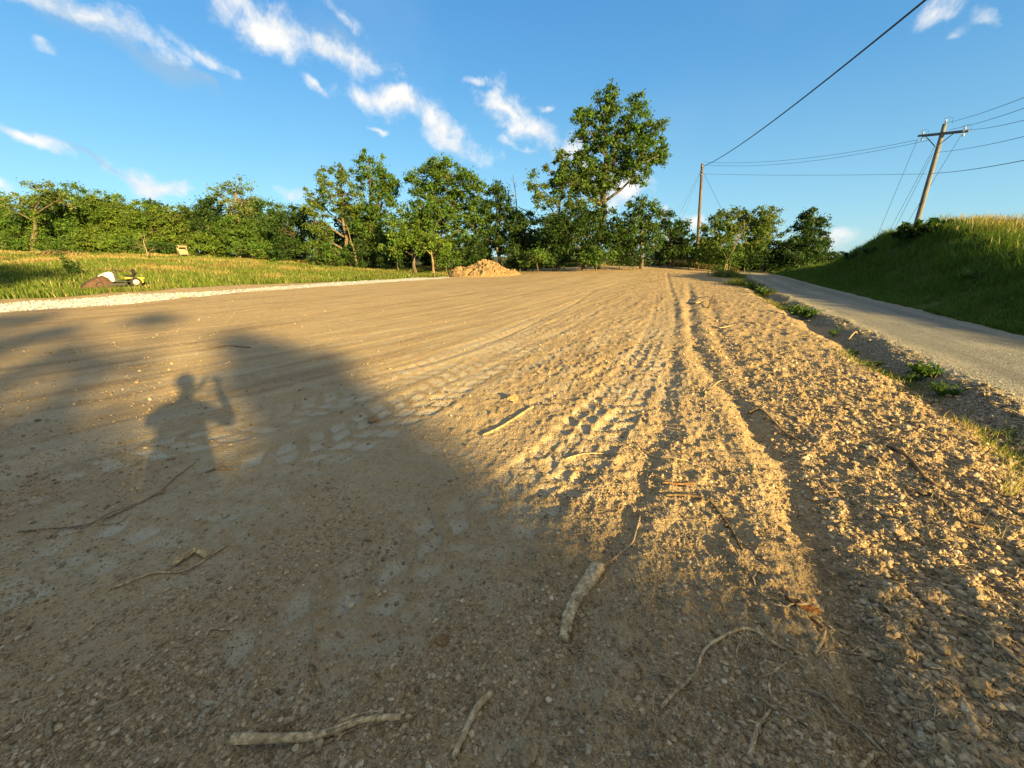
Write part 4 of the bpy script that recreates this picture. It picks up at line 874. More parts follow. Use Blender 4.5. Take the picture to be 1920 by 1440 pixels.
    for s in (-1, 1): wheel(-.70, .38 * s, .17, .13); wheel(.72, .38 * s, .25, .22)
    # overgrown: grass in front of it
    n = 5000; X = cx + R.uniform(-1.8, 1.8, n); Y = cy + R.uniform(-1.7, -.2, n) - 0; C = lerp((.10, .16, .03), (.25, .23, .08), R.rand(n) ** 2) * R.uniform(.6, 1.2, (n, 1))
    e = np.array([cx, cy]) / math.hypot(cx, cy); k = ((X - cx) * e[0] + (Y - cy) * e[1]) < -.25; X, Y, C = X[k], Y[k], C[k]; rd_, gv_, gs_, vg_ = areas(X, Y); k = gs_ > .5; X, Y, C = X[k], Y[k], C[k]
    blades('tall_weeds', X, Y, R.uniform(.10, .24, len(X)), R.uniform(.012, .025, len(X)), C, .5, 'taller weeds growing in front of the riding mower', 'weeds')
mower()

# little wooden box on posts (hunting blind) by the wood
def blind():
    p = at(343, 475, 37); z = float(macro(np.array([p.x]), np.array([p.y]))[0]); root = empty('hunting_blind', (p.x, p.y, z), 'small pale wooden box on short posts at the edge of the left wood', 'hunting blind', rz=.9); root.scale = (.6, .6, .75)
    w = 1.0; b0 = .55
    parts = [((0, -.5, b0 + .2), (w, .03, .40), None), ((0, .5, b0 + .45), (w, .03, .9), None), ((-.5, 0, b0 + .2), (.03, .97, .40), None), ((.5, 0, b0 + .2), (.03, .97, .40), None)]
    for s in (-1, 1):
        for t in (-1, 1): parts.append(((.47 * s, .47 * t, b0 + .66), (.08, .08, .5), None))
    parts.append(((0, -.5, b0 + .84), (w - .1, .04, .1), None))
    bm_obj('cabin', box_bm(parts, .004), M['ply'], root); bm_obj('roof', box_bm([((0, 0, b0 + .97), (1.25, 1.25, .05), Matrix.Rotation(.06, 4, 'X'))], .004), M['ply'], root)
    bm_obj('platform', box_bm([((0, 0, b0 - .02), (1.1, 1.1, .04), None)], .004), M['arm'], root)
    for s in (-1, 1):
        for t in (-1, 1): bm_obj('post', box_bm([((.42 * s, .42 * t, b0 / 2 - .08), (.09, .09, b0 + .04), None)], .004), M['arm'], root)
blind()

# ------------------------------------------------------------------ branches and roots lying on the dirt
def lay(pxs, r, lift=.5, up=None, n=7, rigid=False):
    g = gpts(pxs); s = spline(g, n); X = np.array([a for a, _ in s]); Y = np.array([b for _, b in s]); Z = height(X, Y)
    k = np.ones(9) / 9; Zs = np.convolve(np.pad(Z, 4, 'edge'), k, 'valid'); Z = np.maximum(Z - Zs, 0) * .35 + Zs + r * lift + .004
    if rigid:
        f = np.linspace(0, 1, len(Z)); ln = Z[0] * (1 - f) + Z[-1] * f; Z = ln + max(0, float((Z - ln).max())) * .5 + .12 * (Z - ln)
    if up is not None: Z = Z + up * np.sin(np.linspace(0, math.pi, len(Z)))
    return [np.array([a, b, c]) for a, b, c in zip(X, Y, Z)]
def stick(name, label, pxs, r0, r1=None, col=(1, 1, 1), cat='stick', twigs=0, up=None, group=None, rough=.3, k=8, forks=(), lift=.5):
    lift = .95 if r0 > .008 and name == 'root' else lift
    r1 = r1 or r0 * .6; P = lay(pxs, r0, lift, up, rigid=name in ('branch', 'wood_chunk')); m = len(P); T = Tubes()
    f = np.linspace(0, 1, m); rr = (r0 + (r1 - r0) * f) * (1 + .03 * R.normal(0, 1, m)); T.add(P, list(rr), k, col, rough, R.randint(999))
    if name == 'wood_chunk' or r0 > .015:
        A_ = np.array(P)
        for q in range(7):
            i0, i1 = sorted(R.choice(m, 2, replace=False)); i1 = min(m, max(i1, i0 + 5)); i0 = max(0, i1 - 8); g_ = A_[i0:i1] + R.normal(0, .5 * max(r0, r1), 3) * [1, 1, .4] + [0, 0, max(r0, r1) * .5]
            T.add(list(g_), list(np.linspace(max(r0, r1) * .45, r0 * .12, len(g_)) * R.uniform(.6, 1.1)), 5, tuple(np.array(col) * R.uniform(.45, 1.15)), .5)
    for fk in forks: Q = lay(fk, r0 * .5, lift); T.add(Q, list(np.linspace(r0 * .55, r0 * .2, len(Q))), 5, col, rough)
    for i in range(twigs):
        a = P[R.randint(1, m - 1)]; th = R.uniform(0, 6.28); L = R.uniform(.04, .14) * (1 + .2 * np.hypot(a[0], a[1])); q = [a]
        for s in range(4):
            th += R.normal(0, .5); a = a + np.array([math.cos(th) * L / 4, math.sin(th) * L / 4, 0]); a[2] = zh(a[0], a[1]) + .004 + R.uniform(0, .01); q.append(a)
        T.add(q, [r0 * .3, r0 * .26, r0 * .2, r0 * .15, r0 * .08], 4, col)
    return tag(T.build(name, M['root'], None, tuple(P[0])), label, cat, group)
pal = (1.5, 1.42, 1.3); drk = (.62, .55, .5)
stick('branch', 'straight peeled stick with a reddish broken end, bottom left of centre', [(436, 1393), (520, 1392), (600, 1384), (680, 1367), (752, 1352)], .0165, .010, (1.7, 1.6, 1.4), 'branch')
stick('root', 'thin root running just below the straight peeled stick', [(565, 1439), (620, 1412), (690, 1380), (760, 1358), (800, 1330)], .0055, .003, (.9, .85, .8), 'root', 2)
stick('branch', 'short tapering stick sloping up to the right at the bottom centre', [(850, 1439), (868, 1390), (895, 1350), (922, 1318)], .009, .013, pal, 'branch', forks=[[(868, 1390), (860, 1410), (862, 1438)]])
stick('root', 'long hair thin root arching above the short tapering stick', [(858, 1425), (878, 1360), (898, 1290), (915, 1230)], .0035, .002, (1, .95, .9), 'root')
stick('wood_chunk', 'thick weathered grey piece of wood, largest on the dirt', [(1058, 1198), (1066, 1160), (1082, 1125), (1105, 1092), (1122, 1068)], .020, .036, (1.7, 1.62, 1.5), 'wood', 0, rough=.7, k=14)
stick('root', 'bent root forming a peak, lower right of centre', [(1236, 1345), (1268, 1305), (1300, 1270), (1318, 1232), (1350, 1205), (1392, 1196), (1432, 1212), (1468, 1223)], .0065, .007, pal, 'root', 5, .0, forks=[[(1392, 1196), (1380, 1225), (1384, 1250)], [(1470, 1260), (1440, 1275), (1412, 1290)]])
stick('root', 'tangled rootlet below the bent peaked root', [(1398, 1360), (1420, 1365), (1438, 1350), (1436, 1310), (1446, 1270), (1470, 1258)], .005, .004, pal, 'root', 4)
stick('branch', 'short pale stub at the bottom edge below the tangled rootlet', [(1400, 1439), (1408, 1405), (1420, 1368)], .010, .008, pal, 'branch')
stick('branch', 'pale bent stub at the bottom edge right of centre', [(1608, 1439), (1622, 1420), (1640, 1404), (1656, 1388)], .0075, .009, pal, 'branch')
stick('branch', 'dark root with torn orange bark beside the deep rut', [(1466, 1139), (1490, 1155), (1515, 1168), (1542, 1180)], .008, .006, (.35, .28, .22), 'branch')
stick('branch', 'short pale twig hanging off the dark torn root', [(1548, 1180), (1540, 1205), (1522, 1240)], .006, .009, pal, 'branch')
stick('root', 'dark thick root on the sunlit right shoulder, upper one', [(1662, 842), (1692, 856), (1718, 880), (1738, 908), (1762, 921)], .016, .011, drk, 'root', 3)
stick('root', 'dark thick root on the sunlit right shoulder, lower one', [(1705, 925), (1742, 938), (1775, 962), (1800, 992), (1852, 1010)], .013, .008, drk, 'root', 3)
stick('root', 'curved brown root left of the deep rut', [(1246, 934), (1290, 936), (1325, 945), (1352, 968), (1372, 1005), (1388, 1038)], .008, .006, (.6, .54, .46), 'root', 4)
stick('root', 'crooked pale twig above the thick weathered piece of wood', [(1200, 972), (1192, 1000), (1182, 1026), (1150, 1050), (1138, 1060)], .006, .0035, pal, 'root', 3)
stick('branch', 'forked pale branch catching the sun in the middle of the dirt', [(905, 820), (935, 806), (968, 785), (1000, 764)], .010, .015, (1.2, 1.12, 1.0), 'branch', forks=[[(968, 785), (985, 772), (988, 762)]])
stick('root', 'root curling along the right edge of the rut', [(1405, 770), (1425, 770), (1448, 790), (1470, 812), (1500, 832)], .014, .009, (.8, .7, .58), 'root', 3)
stick('root', 'thin pale root arching above the rut shadow', [(1335, 728), (1350, 718), (1372, 722), (1390, 738)], .006, .004, pal, 'root', 0, .05)
stick('bark_piece', 'flat reddish slab of bark among the churned crumbs', [(1240, 912), (1270, 914), (1302, 910)], .009, .007, (.7, .5, .36), 'bark')
stick('root', 'long thin root crossing the grey ground at left', [(40, 1008), (110, 996), (180, 980), (245, 958), (300, 928), (335, 900), (368, 868)], .006, .003, (.8, .74, .66), 'root', 5, forks=[[(150, 990), (220, 982), (250, 968)], [(180, 980), (215, 968), (260, 945)]])
stick('root', 'frayed root strands trailing from the splintered wood', [(214, 1114), (250, 1100), (290, 1082), (330, 1076), (370, 1068), (430, 1032)], .007, .004, pal, 'root', 7)
stick('wood_chunk', 'splintered pale wood knot on the grey ground at left', [(330, 1074), (350, 1058), (372, 1046), (390, 1050)], .014, .022, (2.0, 1.9, 1.6), 'wood', 0, rough=.8, k=7, lift=.9)
stick('branch', 'small curved twig pair on the grey ground left of the footprints', [(386, 1200), (400, 1192), (420, 1197), (440, 1192)], .005, .003, pal, 'branch', 1)
stick('wood_chunk', 'thumb sized wood piece lying below the pale crust patch', [(586, 1266), (592, 1282), (600, 1298)], .009, .007, (.9, .85, .75), 'wood')
stick('bark_piece', 'flat grey wood splinter near the lower left corner', [(98, 1398), (104, 1376), (110, 1352)], .010, .008, (1.0, .98, .95), 'wood')
stick('branch', 'dark stick poking up beside the crest of the shoulder', [(1328, 578), (1334, 566), (1340, 556)], .025, .015, drk, 'branch', 0, .15)
stick('root', 'pale root loop on the shoulder near the crest', [(1292, 566), (1302, 570), (1318, 570)], .03, .02, (1.5, 1.45, 1.3), 'root')
stick('branch', 'pale stick lying across the shoulder below the crest', [(1338, 612), (1350, 616), (1372, 614)], .014, .01, pal, 'branch')
stick('branch', 'grey stick on the roadside ditch below the weeds', [(1590, 640), (1600, 634), (1606, 628)], .012, .01, pal, 'branch', 0, .1)
stick('root', 'grey root half buried in the middle tyre track', [(1060, 862), (1100, 850), (1140, 852)], .008, .005, pal, 'root')
stick('branch', 'small dark branch lying on the shaded pad at left', [(388, 655), (420, 650), (470, 652)], .012, .008, drk, 'branch', 3)
stick('branch', 'thin forked straw lying above the photographer shadow', [(240, 690), (270, 688), (290, 680)], .006, .005, (1.4, 1.2, 1), 'branch', 2)
stick('branch', 'flat dark debris between the shadow and the tyre prints', [(390, 890), (410, 884), (436, 880)], .007, .005, (.9, .8, .7), 'branch', 4)
stick('root', 'sunlit root crossing the track at right of centre', [(1190, 830), (1215, 850), (1245, 862), (1290, 868)], .007, .005, pal, 'root', 3)
# loose root pieces, copies of eight shapes
protos = []
for k in range(8):
    T = Tubes(); a = np.array([0., 0, 0]); th = 0; q = [a]; L = .16
    for s in range(7): th += R.normal(0, .38); a = a + np.array([math.cos(th) * L / 7, math.sin(th) * L / 7, R.normal(0, .004)]); q.append(a)
    q = [p - np.mean(q, 0) for p in q]; T.add(q, list(np.linspace(.0045, .0022, 8)), 5, rough=.3)
    for s in (2, 5): T.add([q[s], q[s] + np.array([R.normal(0, .02), R.normal(0, .02), .004]), q[s] + np.array([R.normal(0, .045), R.normal(0, .045), .002])], [.0026, .002, .001], 4)
    protos.append(T)
pm = []
for k, T in enumerate(protos):
    o = T.build('root_piece', M['root'], None, (0, 0, 0)); tag(o, 'thin loose root piece lying on the churned dirt', 'root piece', 'loose root pieces scattered over the dirt'); pm.append(o)
X, Y = scatter_px(900, 560, 1430, 1000, 1950, .9); X2, Y2 = scatter_px(120, 700, 1430, 20, 1000, .9); X = np.append(X, X2); Y = np.append(Y, Y2)
rd_, gv_, gs_, vg_ = areas(X, Y); dr, _ = line_sd(X, Y, TR['rut']); k = (rd_ < .1) & (gs_ < .1) & (gv_ < .1) & ((dr > -.5) | (R.rand(len(X)) < .35)); X, Y = X[k][:250], Y[k][:250]; Z = height(X, Y)
for i in range(len(X)):
    o = pm[i] if i < 8 else pm[i % 8].copy()
    if i >= 8: COL.objects.link(o)
    s = R.uniform(.3, .9) * (1.4 if i % 7 == 3 else 1) * (1 + .14 * math.hypot(X[i], Y[i])); o.location = (X[i], Y[i], Z[i] + .006 + .003 * s); o.scale = (s, s, s); o.rotation_euler = (R.normal(0, .15), R.normal(0, .15), R.uniform(0, 6.28))
# orange torn bark flake
P = ground_pt(1512, 1150); z = zh(*P); bm = bmesh.new(); vs = []
for i in range(7):
    for j in range(4): vs.append(bm.verts.new((-.045 + i * .015 + R.normal(0, .002), -.018 + j * .012 + R.normal(0, .002), .018 + .012 * math.sin(j) + R.normal(0, .003))))
for i in range(6):
    for j in range(3): bm.faces.new((vs[i * 4 + j], vs[i * 4 + j + 1], vs[i * 4 + j + 5], vs[i * 4 + j + 4]))
bmesh.ops.solidify(bm, geom=bm.faces[:], thickness=.003); M['flake2'] = surf('torn_bark', (.38, .14, .04), (.5, .25, .09), 30, .7, .4)
o = bm_obj('bark_flake', bm, M['flake2'], None, (P[0], P[1], z)); o.rotation_euler.z = -.5; tag(o, 'torn orange brown bark flake on the dark root beside the rut', 'bark')
# clods
def clod(px, py, s, label, col=(1, 1, 1), flat=.7, group=None, name='dirt_clod', cat='dirt clod'):
    g = ground_pt(px, py); z = zh(*g); bm = bmesh.new(); bmesh.ops.create_icosphere(bm, subdivisions=4, radius=1); sx = R.uniform(.85, 1.2); sd_ = R.randint(50)
    P = np.array([v.co[:] for v in bm.verts]); d = 1 + .22 * noise(P[:, 0] + P[:, 2], P[:, 1] - P[:, 2] * .7, .9, sd_) + .12 * noise(P[:, 0] - P[:, 2], P[:, 1] + P[:, 0] * .5, .35, sd_ + 1) + .06 * noise(P[:, 0] + P[:, 1], P[:, 2], .14, sd_ + 2) + .16 * (1 - 2 * np.abs(noise(P[:, 0] * .8 + P[:, 2], P[:, 1] + P[:, 2] * .6, .5, sd_ + 3)))
    for v, k in zip(bm.verts, d): v.co = (v.co.x * k * sx * s, v.co.y * k * s, v.co.z * k * s * flat)
    o = bm_obj(name, bm, M['clod'], None, (g[0], g[1], z + s * flat * .15), False); o.rotation_euler.z = R.uniform(0, 6); m = o.data
    a = m.attributes.new('col', 'FLOAT_COLOR', 'POINT'); c = np.ones((len(m.vertices), 4), np.float32); c[:, :3] = col; a.data.foreach_set('color', c.ravel()); tag(o, label, cat, group)
for (px, py, s, lab, c) in [(812, 1362, .020, 'fist sized clod just right of the straight peeled stick', (1.1, 1.05, 1)), (928, 1350, .022, 'rounded clod touching the short tapering stick', (1, 1, 1)), (985, 1425, .035, 'large clod cut by the bottom edge at the centre', (.95, .95, .95)),
    (1608, 1032, .026, 'pale flat clod at the sunlit edge of the rut', (1.35, 1.3, 1.2)), (1742, 1128, .034, 'big lump of soil on the right shoulder', (1.1, 1, .9)), (1832, 1305, .032, 'jagged sunlit lump near the lower right corner', (1.2, 1.1, .9)),
    (1560, 1130, .025, 'small round clod in the bottom of the rut', (1, 1, 1)), (828, 1215, .024, 'brown angular stone in the shaded ground at centre', (.8, .65, .55)), (1690, 1240, .028, 'lump of soil between the rut and the jagged sunlit lump', (1, .95, .85)),
    (1440, 1005, .022, 'clod on the left rim of the rut', (1, .95, .85)), (1250, 1290, .02, 'clod below the bent peaked root', (.95, .95, .95)), (1120, 1330, .022, 'grey clod between the thick wood and the bottom edge', (1, 1, 1.05)),
    (1340, 1150, .022, 'clod above the bent peaked root', (1, .95, .85)), (700, 790, .05, 'lump of soil beside the tyre prints at centre left', (1.05, .95, .85)), (960, 748, .06, 'broken lump on the edge of the tyre track', (1.1, 1, .85)), (1500, 745, .05, 'sunlit lump in the middle of the shoulder', (1.2, 1.1, .9)),
    (1080, 1084, .008, 'tiny white pebble left of the thick weathered wood', (2.2, 2.3, 2.5))]:
    clod(px, py, s, lab, c)
bc = []
X, Y = scatter_px(420, 600, 1430, 1080, 1940, .9); dr, _ = line_sd(X, Y, TR['rut']); rd_, gv_, gs_, vg_ = areas(X, Y); k = (rd_ + gs_ + vg_ < .2); X, Y, dr = X[k][:190], Y[k][:190], dr[k][:190]; Z = height(X, Y)
base_clods = [o for o in bpy.data.objects if o.name.startswith('dirt_clod')][:6]
for i in range(len(X)):
    s_ = base_clods[i % 6]; o = s_.copy(); o.data = s_.data; COL.objects.link(o); d0 = max(s_.dimensions[0], .03); w_ = R.uniform(.010, .026) * (1 + .16 * math.hypot(X[i], Y[i])) * (1.25 if dr[i] > 0 else .8)
    sc = w_ / (s_.data.vertices[0].co.length * 2 + .02); o.scale = (sc, sc, sc); o.location = (X[i], Y[i], Z[i] + w_ * .1); o.rotation_euler = (0, 0, R.uniform(0, 6)); o['label'] = 'lump of dry soil lying loose on the churned shoulder'; o['group'] = 'loose lumps of soil on the shoulder'

# ------------------------------------------------------------------ weeds by the road
def weed(px, py, label, s=1.0, n=26, leaf=.05, green='yel', h=.25, name='weed', stems=None, Y=None, cat='weed', spread=1.):
    g = ground_pt(px, py) if Y is None else (at(px, py, Y).x, at(px, py, Y).y); z = float(height(*[np.array([q]) for q in g])[0]); root = empty(name, (g[0], g[1], z), label, cat); T = Tubes(); C = []; cr = []
    for i in range(n):
        th = R.uniform(0, 6.28); l = R.uniform(.4, 1) * h * s; b = R.uniform(.3, 1.1) * spread; e = np.array([math.cos(th) * l * b, math.sin(th) * l * b, l * R.uniform(.5, 1)]); T.add([(0, 0, -.02), e * [.4, .4, .65], e], [.004 * s, .003 * s, .0015 * s], 4, (.7, 1.0, .4))
        for f in (.55, .8, 1.): C.append(e * f); cr.append(.05 * s)
    T.build('stems', M['straw2'], root, (0, 0, 0)); V, Fc, c = leaf_cloud(np.array(C), np.array(cr), 7, leaf * s * .6, GREENS[green], .3); link('foliage', new_mesh('foliage', V, Fc, col=c, mats=[M['leaf']]), root)
M['straw2'] = surf('green_stem', (.16, .20, .06), (.30, .30, .12), 20, .8, .2, usecol=False)
for a in [(1505, 598, 'leafy green weed clump in the ditch, middle of the road edge', 1.3, 34), (1490, 590, 'smaller weed touching the leafy clump in the ditch', 1.0, 20), (1730, 712, 'bright sprawling weed on the gritty road edge', .8, 26), (1700, 718, 'small bright weed left of the sprawling one', .6, 14), (1770, 748, 'green weed clump nearest along the road edge', .7, 24),
          (1432, 556, 'green weed beyond the leafy clump toward the road end', 1.5, 26), (1415, 545, 'weed beside the grass tuft at the road start', 1.5, 20), (1560, 632, 'sparse weed between the leafy clump and the bright sprawling one', .7, 10), (1640, 690, 'tiny green weed on the shoulder beside the ditch', .5, 10), (1600, 665, 'little weed sprouting from the ditch floor', .5, 9)]:
    weed(*a[:3], s=a[3] * 1.15, n=int(a[4] * 1.2), green='mid')
weed(1725, 412, 'broad leafed sumac like plant at the foot of the grey pole', 2.6, 26, .13, 'dark', .38, 'shrub', Y=19.5, cat='shrub', spread=1.5)
weed(1645, 440, 'small dark leafy plant on the bank crest left of the grey pole', 2.0, 16, .09, 'dark', .25, 'shrub', Y=22, cat='shrub', spread=1.5)
weed(1605, 452, 'small leafy plant lower on the bank crest', 2.0, 12, .09, 'dark', .25, 'shrub', Y=24, cat='shrub', spread=1.5)
weed(1860, 430, 'leafy bush patch on the bank crest near the right edge', 1.8, 30, .06, 'mid', .25, 'shrub', Y=13.3, cat='shrub', spread=1.4)
weed(140, 520, 'tall dark weed standing in the shaded meadow left of the mower', 3.2, 16, .05, 'dark', .42, cat='weed', spread=.3)
# grass tufts
def tuft(px, py, label, n, h, rad_, C0, C1, name='grass_tuft', w=.008, lean=.5):
    g = ground_pt(px, py); X = g[0] + R.normal(0, rad_, n); Y = g[1] + R.normal(0, rad_, n); C = lerp(C0, C1, R.rand(n)) * R.uniform(.7, 1.2, (n, 1))
    o = blades(name, X, Y, R.uniform(.4, 1, n) * h, np.full(n, w), C, lean, label, 'grass tuft', Z=height(X, Y)); del o['kind']; return o
tuft(1362, 520, 'tall green grass tuft where the shoulder meets the road start', 900, .75, .45, (.10, .16, .03), (.22, .22, .07), w=.03)
tuft(1388, 535, 'green grass tuft just below the tall one at the road start', 700, .5, .35, (.08, .14, .03), (.16, .18, .05), w=.022)
tuft(1262, 499, 'dry orange brown brush by the foot of the brown pole', 900, 1.0, .7, (.42, .25, .10), (.34, .24, .12), w=.03)
tuft(1884, 930, 'dry grass stalks standing at the right edge of the shoulder', 26, .42, .035, (.30, .30, .10), (.42, .36, .18), w=.005, lean=.45)
tuft(1850, 1010, 'pale dry grass wisps lying below the standing stalks', 60, .16, .10, (.42, .38, .22), (.50, .42, .24), w=.0035, lean=1.2)
tuft(1760, 960, 'few dry blades beside the lower dark root', 26, .12, .08, (.42, .38, .22), (.50, .42, .24), w=.003, lean=1.2)
tuft(150, 665, 'lone dry stalk on the shaded pad at left', 7, .22, .02, (.50, .42, .24), (.45, .38, .24), w=.005, lean=.3)
tuft(348, 560, 'little grass tuft on the gravel path', 60, .2, .12, (.10, .10, .04), (.3, .26, .12), w=.01)
# brush heap at the wood edge on the left
T = Tubes(); g = at(98, 474, 33); z = float(macro(np.array([g.x]), np.array([g.y]))[0])
for i in range(40):
    a = np.array([R.normal(0, 1.1), R.normal(0, .5), R.uniform(0, .35)]); th = R.normal(0, .6); L = R.uniform(.5, 1.3); T.add([a, a + np.array([math.cos(th) * L * .5, math.sin(th) * .3, R.uniform(0, .3)]), a + np.array([math.cos(th) * L, math.sin(th) * .5, R.uniform(-.1, .3)])], [.03, .02, .008], 4, (1.2, 1, .8))
o = T.build('brush_heap', M['bark'], None, (0, 0, 0)); o.location = (g.x, g.y, z); tag(o, 'low heap of dead brush at the wood edge on the far left', 'brush heap')

# ------------------------------------------------------------------ the photographer (stands behind the lens; only the shadow is in view)
def person():
    fx, fy = -.02, -.50
    root = empty('person', (fx, fy, 0), 'standing photographer behind the camera holding a phone up, casting the long shadow', 'person')
    J = []; E = []; RD_ = []
    def j(p, r, par=None):
        J.append(p); RD_.append(r); i = len(J) - 1
        if par is not None: E.append((par, i))
        return i
    pel = j((0, 0, .95), .21); sp = j((0, -.01, 1.12), .21, pel); ch = j((0, 0, 1.30), .20, sp); nk0 = j((0, .0, 1.44), .10, ch); nk = j((0, .02, 1.50), .058, nk0); h1 = j((0, .04, 1.59), .082, nk); h2 = j((0, .045, 1.68), .095, h1); h3 = j((0, .035, 1.755), .06, h2)
    j((0, .135, 1.615), .012, h1)
    for s in (-1, 1):
        hp = j((.12 * s, 0, .86), .125, pel); kn = j((.15 * s, .02, .49), .085, hp); an = j((.15 * s, -.02, .10), .042, kn); ft = j((.16 * s, .06, .045), .045, an); j((.17 * s, .16, .03), .032, ft)
        shd = j((.21 * s, .0, 1.39), .085, ch); el = j((.42 * s, .08, 1.24), .058, shd); wr = j(((.14 if s > 0 else .11) * s, .36, 1.50), .030, el); pm_ = j((.10 * s + .02, .42, 1.565), .032, wr)
        for q in range(4):
            a = j((.105 * s + .02 - .01 * s * q, .452, 1.60 + .008 * q), .010, pm_); j((.085 * s + .02 - .01 * s * q, .475, 1.615 + .006 * q), .008, a)
        a = j((.07 * s + .02, .40, 1.57), .012, pm_); j((.05 * s + .02, .43, 1.585), .009, a)
        j((.095 * s, .035, 1.655), .016, h2)
    m = bpy.data.meshes.new('body'); m.from_pydata(J, E, []); o = link('body', m, root)
    for mt in ('skin', 'shirt', 'jeans'): m.materials.append(M[mt])
    sk = o.modifiers.new('skin', 'SKIN'); sv = m.skin_vertices[0].data
    for i, r in enumerate(RD_): sv[i].radius = (r, r * (.72 if i in (1, 2, 0) else 1))
    sv[0].use_root = True; sk.use_smooth_shade = True; sb = o.modifiers.new('sub', 'SUBSURF'); sb.levels = 1; sb.render_levels = 1
    bpy.context.view_layer.update(); dg = bpy.context.evaluated_depsgraph_get(); me = bpy.data.meshes.new_from_object(o.evaluated_get(dg)); o.modifiers.clear(); o.data = me; me.name = 'body'
    me.materials.clear()
    for mt in ('skin', 'shirt', 'jeans'): me.materials.append(M[mt])
    for p in me.polygons:
        c = p.center; p.material_index = 2 if c.z < .98 and c.z > .1 else (1 if c.z < 1.46 and c.y < .28 and c.z > .9 else 0)
    bm = bmesh.new(); bmesh.ops.create_icosphere(bm, subdivisions=3, radius=.108, matrix=Matrix.Translation((0, .02, 1.70)) @ Matrix.Diagonal((1, 1.08, 1, 1)))
    for v in bm.verts:
        if v.co.y > .08 and v.co.z < 1.72: v.co.y = .05
    bm_obj('hair', bm, M['hair'], root, smooth=True)
    ph = bm_obj('phone', box_bm([((0, 0, 0), (.16, .009, .078), None)], .003), M['black'], None, (.02, -.014, CAM_H - .012)); tag(ph, 'black phone held sideways in the photographer hands', 'phone')
person()

# ------------------------------------------------------------------ sky
w = bpy.data.worlds.new('World'); scene.world = w; w.use_nodes = True; nt = w.node_tree; nt.nodes.clear(); L = nt.links.new
out = N(nt, 'ShaderNodeOutputWorld'); bg = N(nt, 'ShaderNodeBackground', i_Strength=.054)
sky = N(nt, 'ShaderNodeTexSky', sky_type='NISHITA', sun_disc=False); sky.sun_elevation = ELEV; sky.sun_rotation = math.atan2(-AZ.x, -AZ.y)
sky.air_density = 1.0; sky.dust_density = .3; sky.ozone_density = 2.0; sky.altitude = 200
tc = N(nt, 'ShaderNodeTexCoord').outputs['Generated']
def vm(op, a, b=None):
    n = nt.nodes.new('ShaderNodeVectorMath'); n.operation = op
    for i, v in enumerate((a, b)):
        if v is None: continue
        if isinstance(v, bpy.types.NodeSocket): L(v, n.inputs[i])
        else: n.inputs[i].default_value = v
    return n.outputs['Value'] if op in ('DOT_PRODUCT', 'LENGTH') else n.outputs[0]
nz = N(nt, 'ShaderNodeTexNoise'); nz.inputs['Scale'].default_value = 7; nz.inputs['Detail'].default_value = 5; L(tc, nz.inputs['Vector'])
warp = vm('SCALE', vm('SUBTRACT', nz.outputs['Color'], (.5, .5, .5))); warp.node.inputs['Scale'].default_value = .13
dw = vm('ADD', tc, warp)
def cloud(px, py, hl, hw, ang):
    hl *= 1.12; hw *= 1.1
    c = ray(px, py).normalized(); e = ray(px + math.cos(rad(ang)) * 20, py + math.sin(rad(ang)) * 20).normalized(); a = (e - c); a = (a - c * a.dot(c)).normalized(); b_ = c.cross(a)
    p = ray(px + math.cos(rad(ang)) * hl, py + math.sin(rad(ang)) * hl).normalized(); q = ray(px - math.sin(rad(ang)) * hw, py + math.cos(rad(ang)) * hw).normalized()
    la = (p - c).length; lb = (q - c).length; d = vm('SUBTRACT', dw, tuple(c))
    cb = N(nt, 'ShaderNodeCombineXYZ'); L(vm('DOT_PRODUCT', d, tuple(a / la)), cb.inputs[0]); L(vm('DOT_PRODUCT', d, tuple(b_ / lb)), cb.inputs[1]); L(vm('DOT_PRODUCT', d, tuple(c * 3)), cb.inputs[2])
    return math_(nt, 'SUBTRACT', 1.0, vm('LENGTH', cb.outputs[0]))
def union(lst):
    o = None
    for c, k in lst:
        f = cloud(*c); f = math_(nt, 'MULTIPLY', math_(nt, 'MAXIMUM', f, -1.0), 1.0); f = math_(nt, 'ADD', f, k)
        o = f if o is None else math_(nt, 'MAXIMUM', o, f)
    return o
WH = [((60, 8, 130, 26, 12), -.05), ((190, 30, 200, 40, 22), -.1), ((360, 82, 110, 22, 27), 0), ((500, 40, 140, 42, 25), 0), ((635, 100, 90, 28, 27), .15), ((645, 22, 60, 20, 35), -.1), ((602, 158, 36, 10, 38), 0), ((740, 205, 90, 26, 16), .15), ((840, 250, 85, 28, 33), .2), ((940, 205, 70, 20, 20), .0), ((1000, 250, 85, 30, 38), .25), ((1075, 290, 50, 28, 30), .15),
      ((65, 263, 95, 13, 17), .05), ((305, 335, 85, 16, 14), .15), ((100, 100, 40, 12, 24), -.1), ((555, 355, 34, 14, 15), .05), ((890, 152, 34, 13, 12), -.15), ((1022, 190, 28, 13, 10), -.15), ((1170, 355, 60, 30, 10), .15), ((1255, 390, 30, 12, 15), .0), ((1300, 402, 32, 14, 15), .0), ((1575, 468, 50, 20, -20), .2), ((1750, 12, 60, 30, -15), -.1), ((1845, 45, 40, 26, 30), -.35), ((1790, 62, 34, 16, -20), -.35), ((5, 356, 34, 14, 10), .05), ((705, 252, 26, 8, 12), -.1), ((1230, 455, 60, 20, 0), .0), ((0, 322, 30, 10, 0), -.2), ((980, 290, 90, 16, 20), -.35)]
f = union(WH)
n2 = N(nt, 'ShaderNodeTexNoise'); n2.inputs['Scale'].default_value = 11; n2.inputs['Detail'].default_value = 8; n2.inputs['Roughness'].default_value = .58; L(tc, n2.inputs['Vector'])
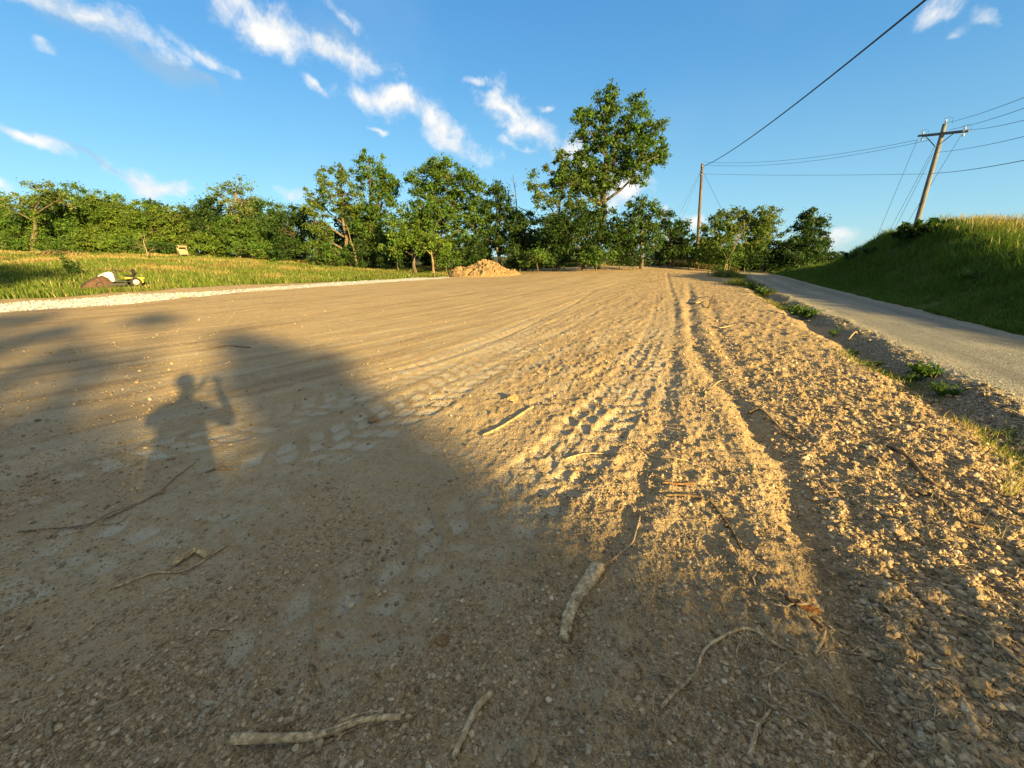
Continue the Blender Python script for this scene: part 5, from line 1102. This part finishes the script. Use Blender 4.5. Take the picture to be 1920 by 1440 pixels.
n4 = N(nt, 'ShaderNodeTexNoise'); n4.inputs['Scale'].default_value = 38; n4.inputs['Detail'].default_value = 6; n4.inputs['Roughness'].default_value = .65; L(dw, n4.inputs['Vector'])
nn = math_(nt, 'ADD', math_(nt, 'MULTIPLY', math_(nt, 'SUBTRACT', n2.outputs['Fac'], .5), 2.7), math_(nt, 'MULTIPLY', math_(nt, 'SUBTRACT', n4.outputs['Fac'], .5), 1.1))
dens = ramp(nt, math_(nt, 'ADD', f, nn), -.05, 1.15)
GY = [((120, 20, 240, 50, 22), -.1), ((300, 118, 150, 26, 28), 0), ((380, 150, 60, 14, 30), .1), ((190, 300, 120, 8, 20), -.1), ((620, 60, 140, 40, 27), -.3)]
fg = ramp(nt, math_(nt, 'ADD', union(GY), math_(nt, 'MULTIPLY', nn, .6)), -.1, 1.1, 0, .55)
# thin veil everywhere, very faint
n3 = N(nt, 'ShaderNodeTexNoise'); n3.inputs['Scale'].default_value = 2.2; n3.inputs['Detail'].default_value = 6; L(tc, n3.inputs['Vector'])
shade = ramp(nt, n2.outputs['Fac'], .35, .65)
skyn = mixc(nt, 1., sky.outputs[0], (.47, .79, .93), 'MULTIPLY')
sx = N(nt, 'ShaderNodeSeparateXYZ'); L(tc, sx.inputs[0]); el = ramp(nt, sx.outputs[2], 0, .46); el.node.interpolation_type = 'LINEAR'
cr = nt.nodes.new('ShaderNodeValToRGB'); L(el, cr.inputs[0]); e_ = cr.color_ramp.elements
e_[0].position = 0; e_[0].color = (.56, .79, .93, 1); e_[1].position = 1; e_[1].color = (.10, .36, .78, 1)
for p_, c_ in ((.18, (.40, .71, .91, 1)), (.45, (.25, .58, .87, 1)), (.72, (.145, .45, .84, 1))): q_ = e_.new(p_); q_.color = c_
gr = vm('SCALE', cr.outputs[0]); gr.node.inputs['Scale'].default_value = 5.0
skyc = mixc(nt, .62, skyn, gr)
# unseen broken cloud sheet overhead, added to light up the shaded ground
nh = N(nt, 'ShaderNodeTexNoise'); nh.inputs['Scale'].default_value = 3.5; nh.inputs['Detail'].default_value = 5; L(tc, nh.inputs['Vector'])
hi = math_(nt, 'MULTIPLY', ramp(nt, sx.outputs[2], .52, .78), ramp(nt, nh.outputs['Fac'], .3, .5, .55, 1))
skyc = mixc(nt, hi, skyc, (2.45, 2.6, 2.3))
back = ramp(nt, vm('DOT_PRODUCT', tc, (-AZ.x, -AZ.y, .2)), .25, .95, 0, .8)  # sky on the sun side brightened as extra fill for the shade
skyc = mixc(nt, back, skyc, (3.0, 3.1, 2.7))
c = mixc(nt, ramp(nt, n3.outputs['Fac'], .5, .8, 0, .10), skyc, (3.6, 4.2, 4.8))
c = mixc(nt, fg, c, (1.9, 2.7, 3.5))
c = mixc(nt, dens, c, mixc(nt, shade, (3.9, 4.2, 4.5), (5.4, 5.2, 4.9)))
L(c, bg.inputs['Color']); L(bg.outputs[0], out.inputs[0])

vs = scene.view_settings; vs.view_transform = 'Standard'; vs.look = 'None'; vs.exposure = 1.93; vs.gamma = 1
scene.cycles.max_bounces = 6; scene.cycles.transparent_max_bounces = 4
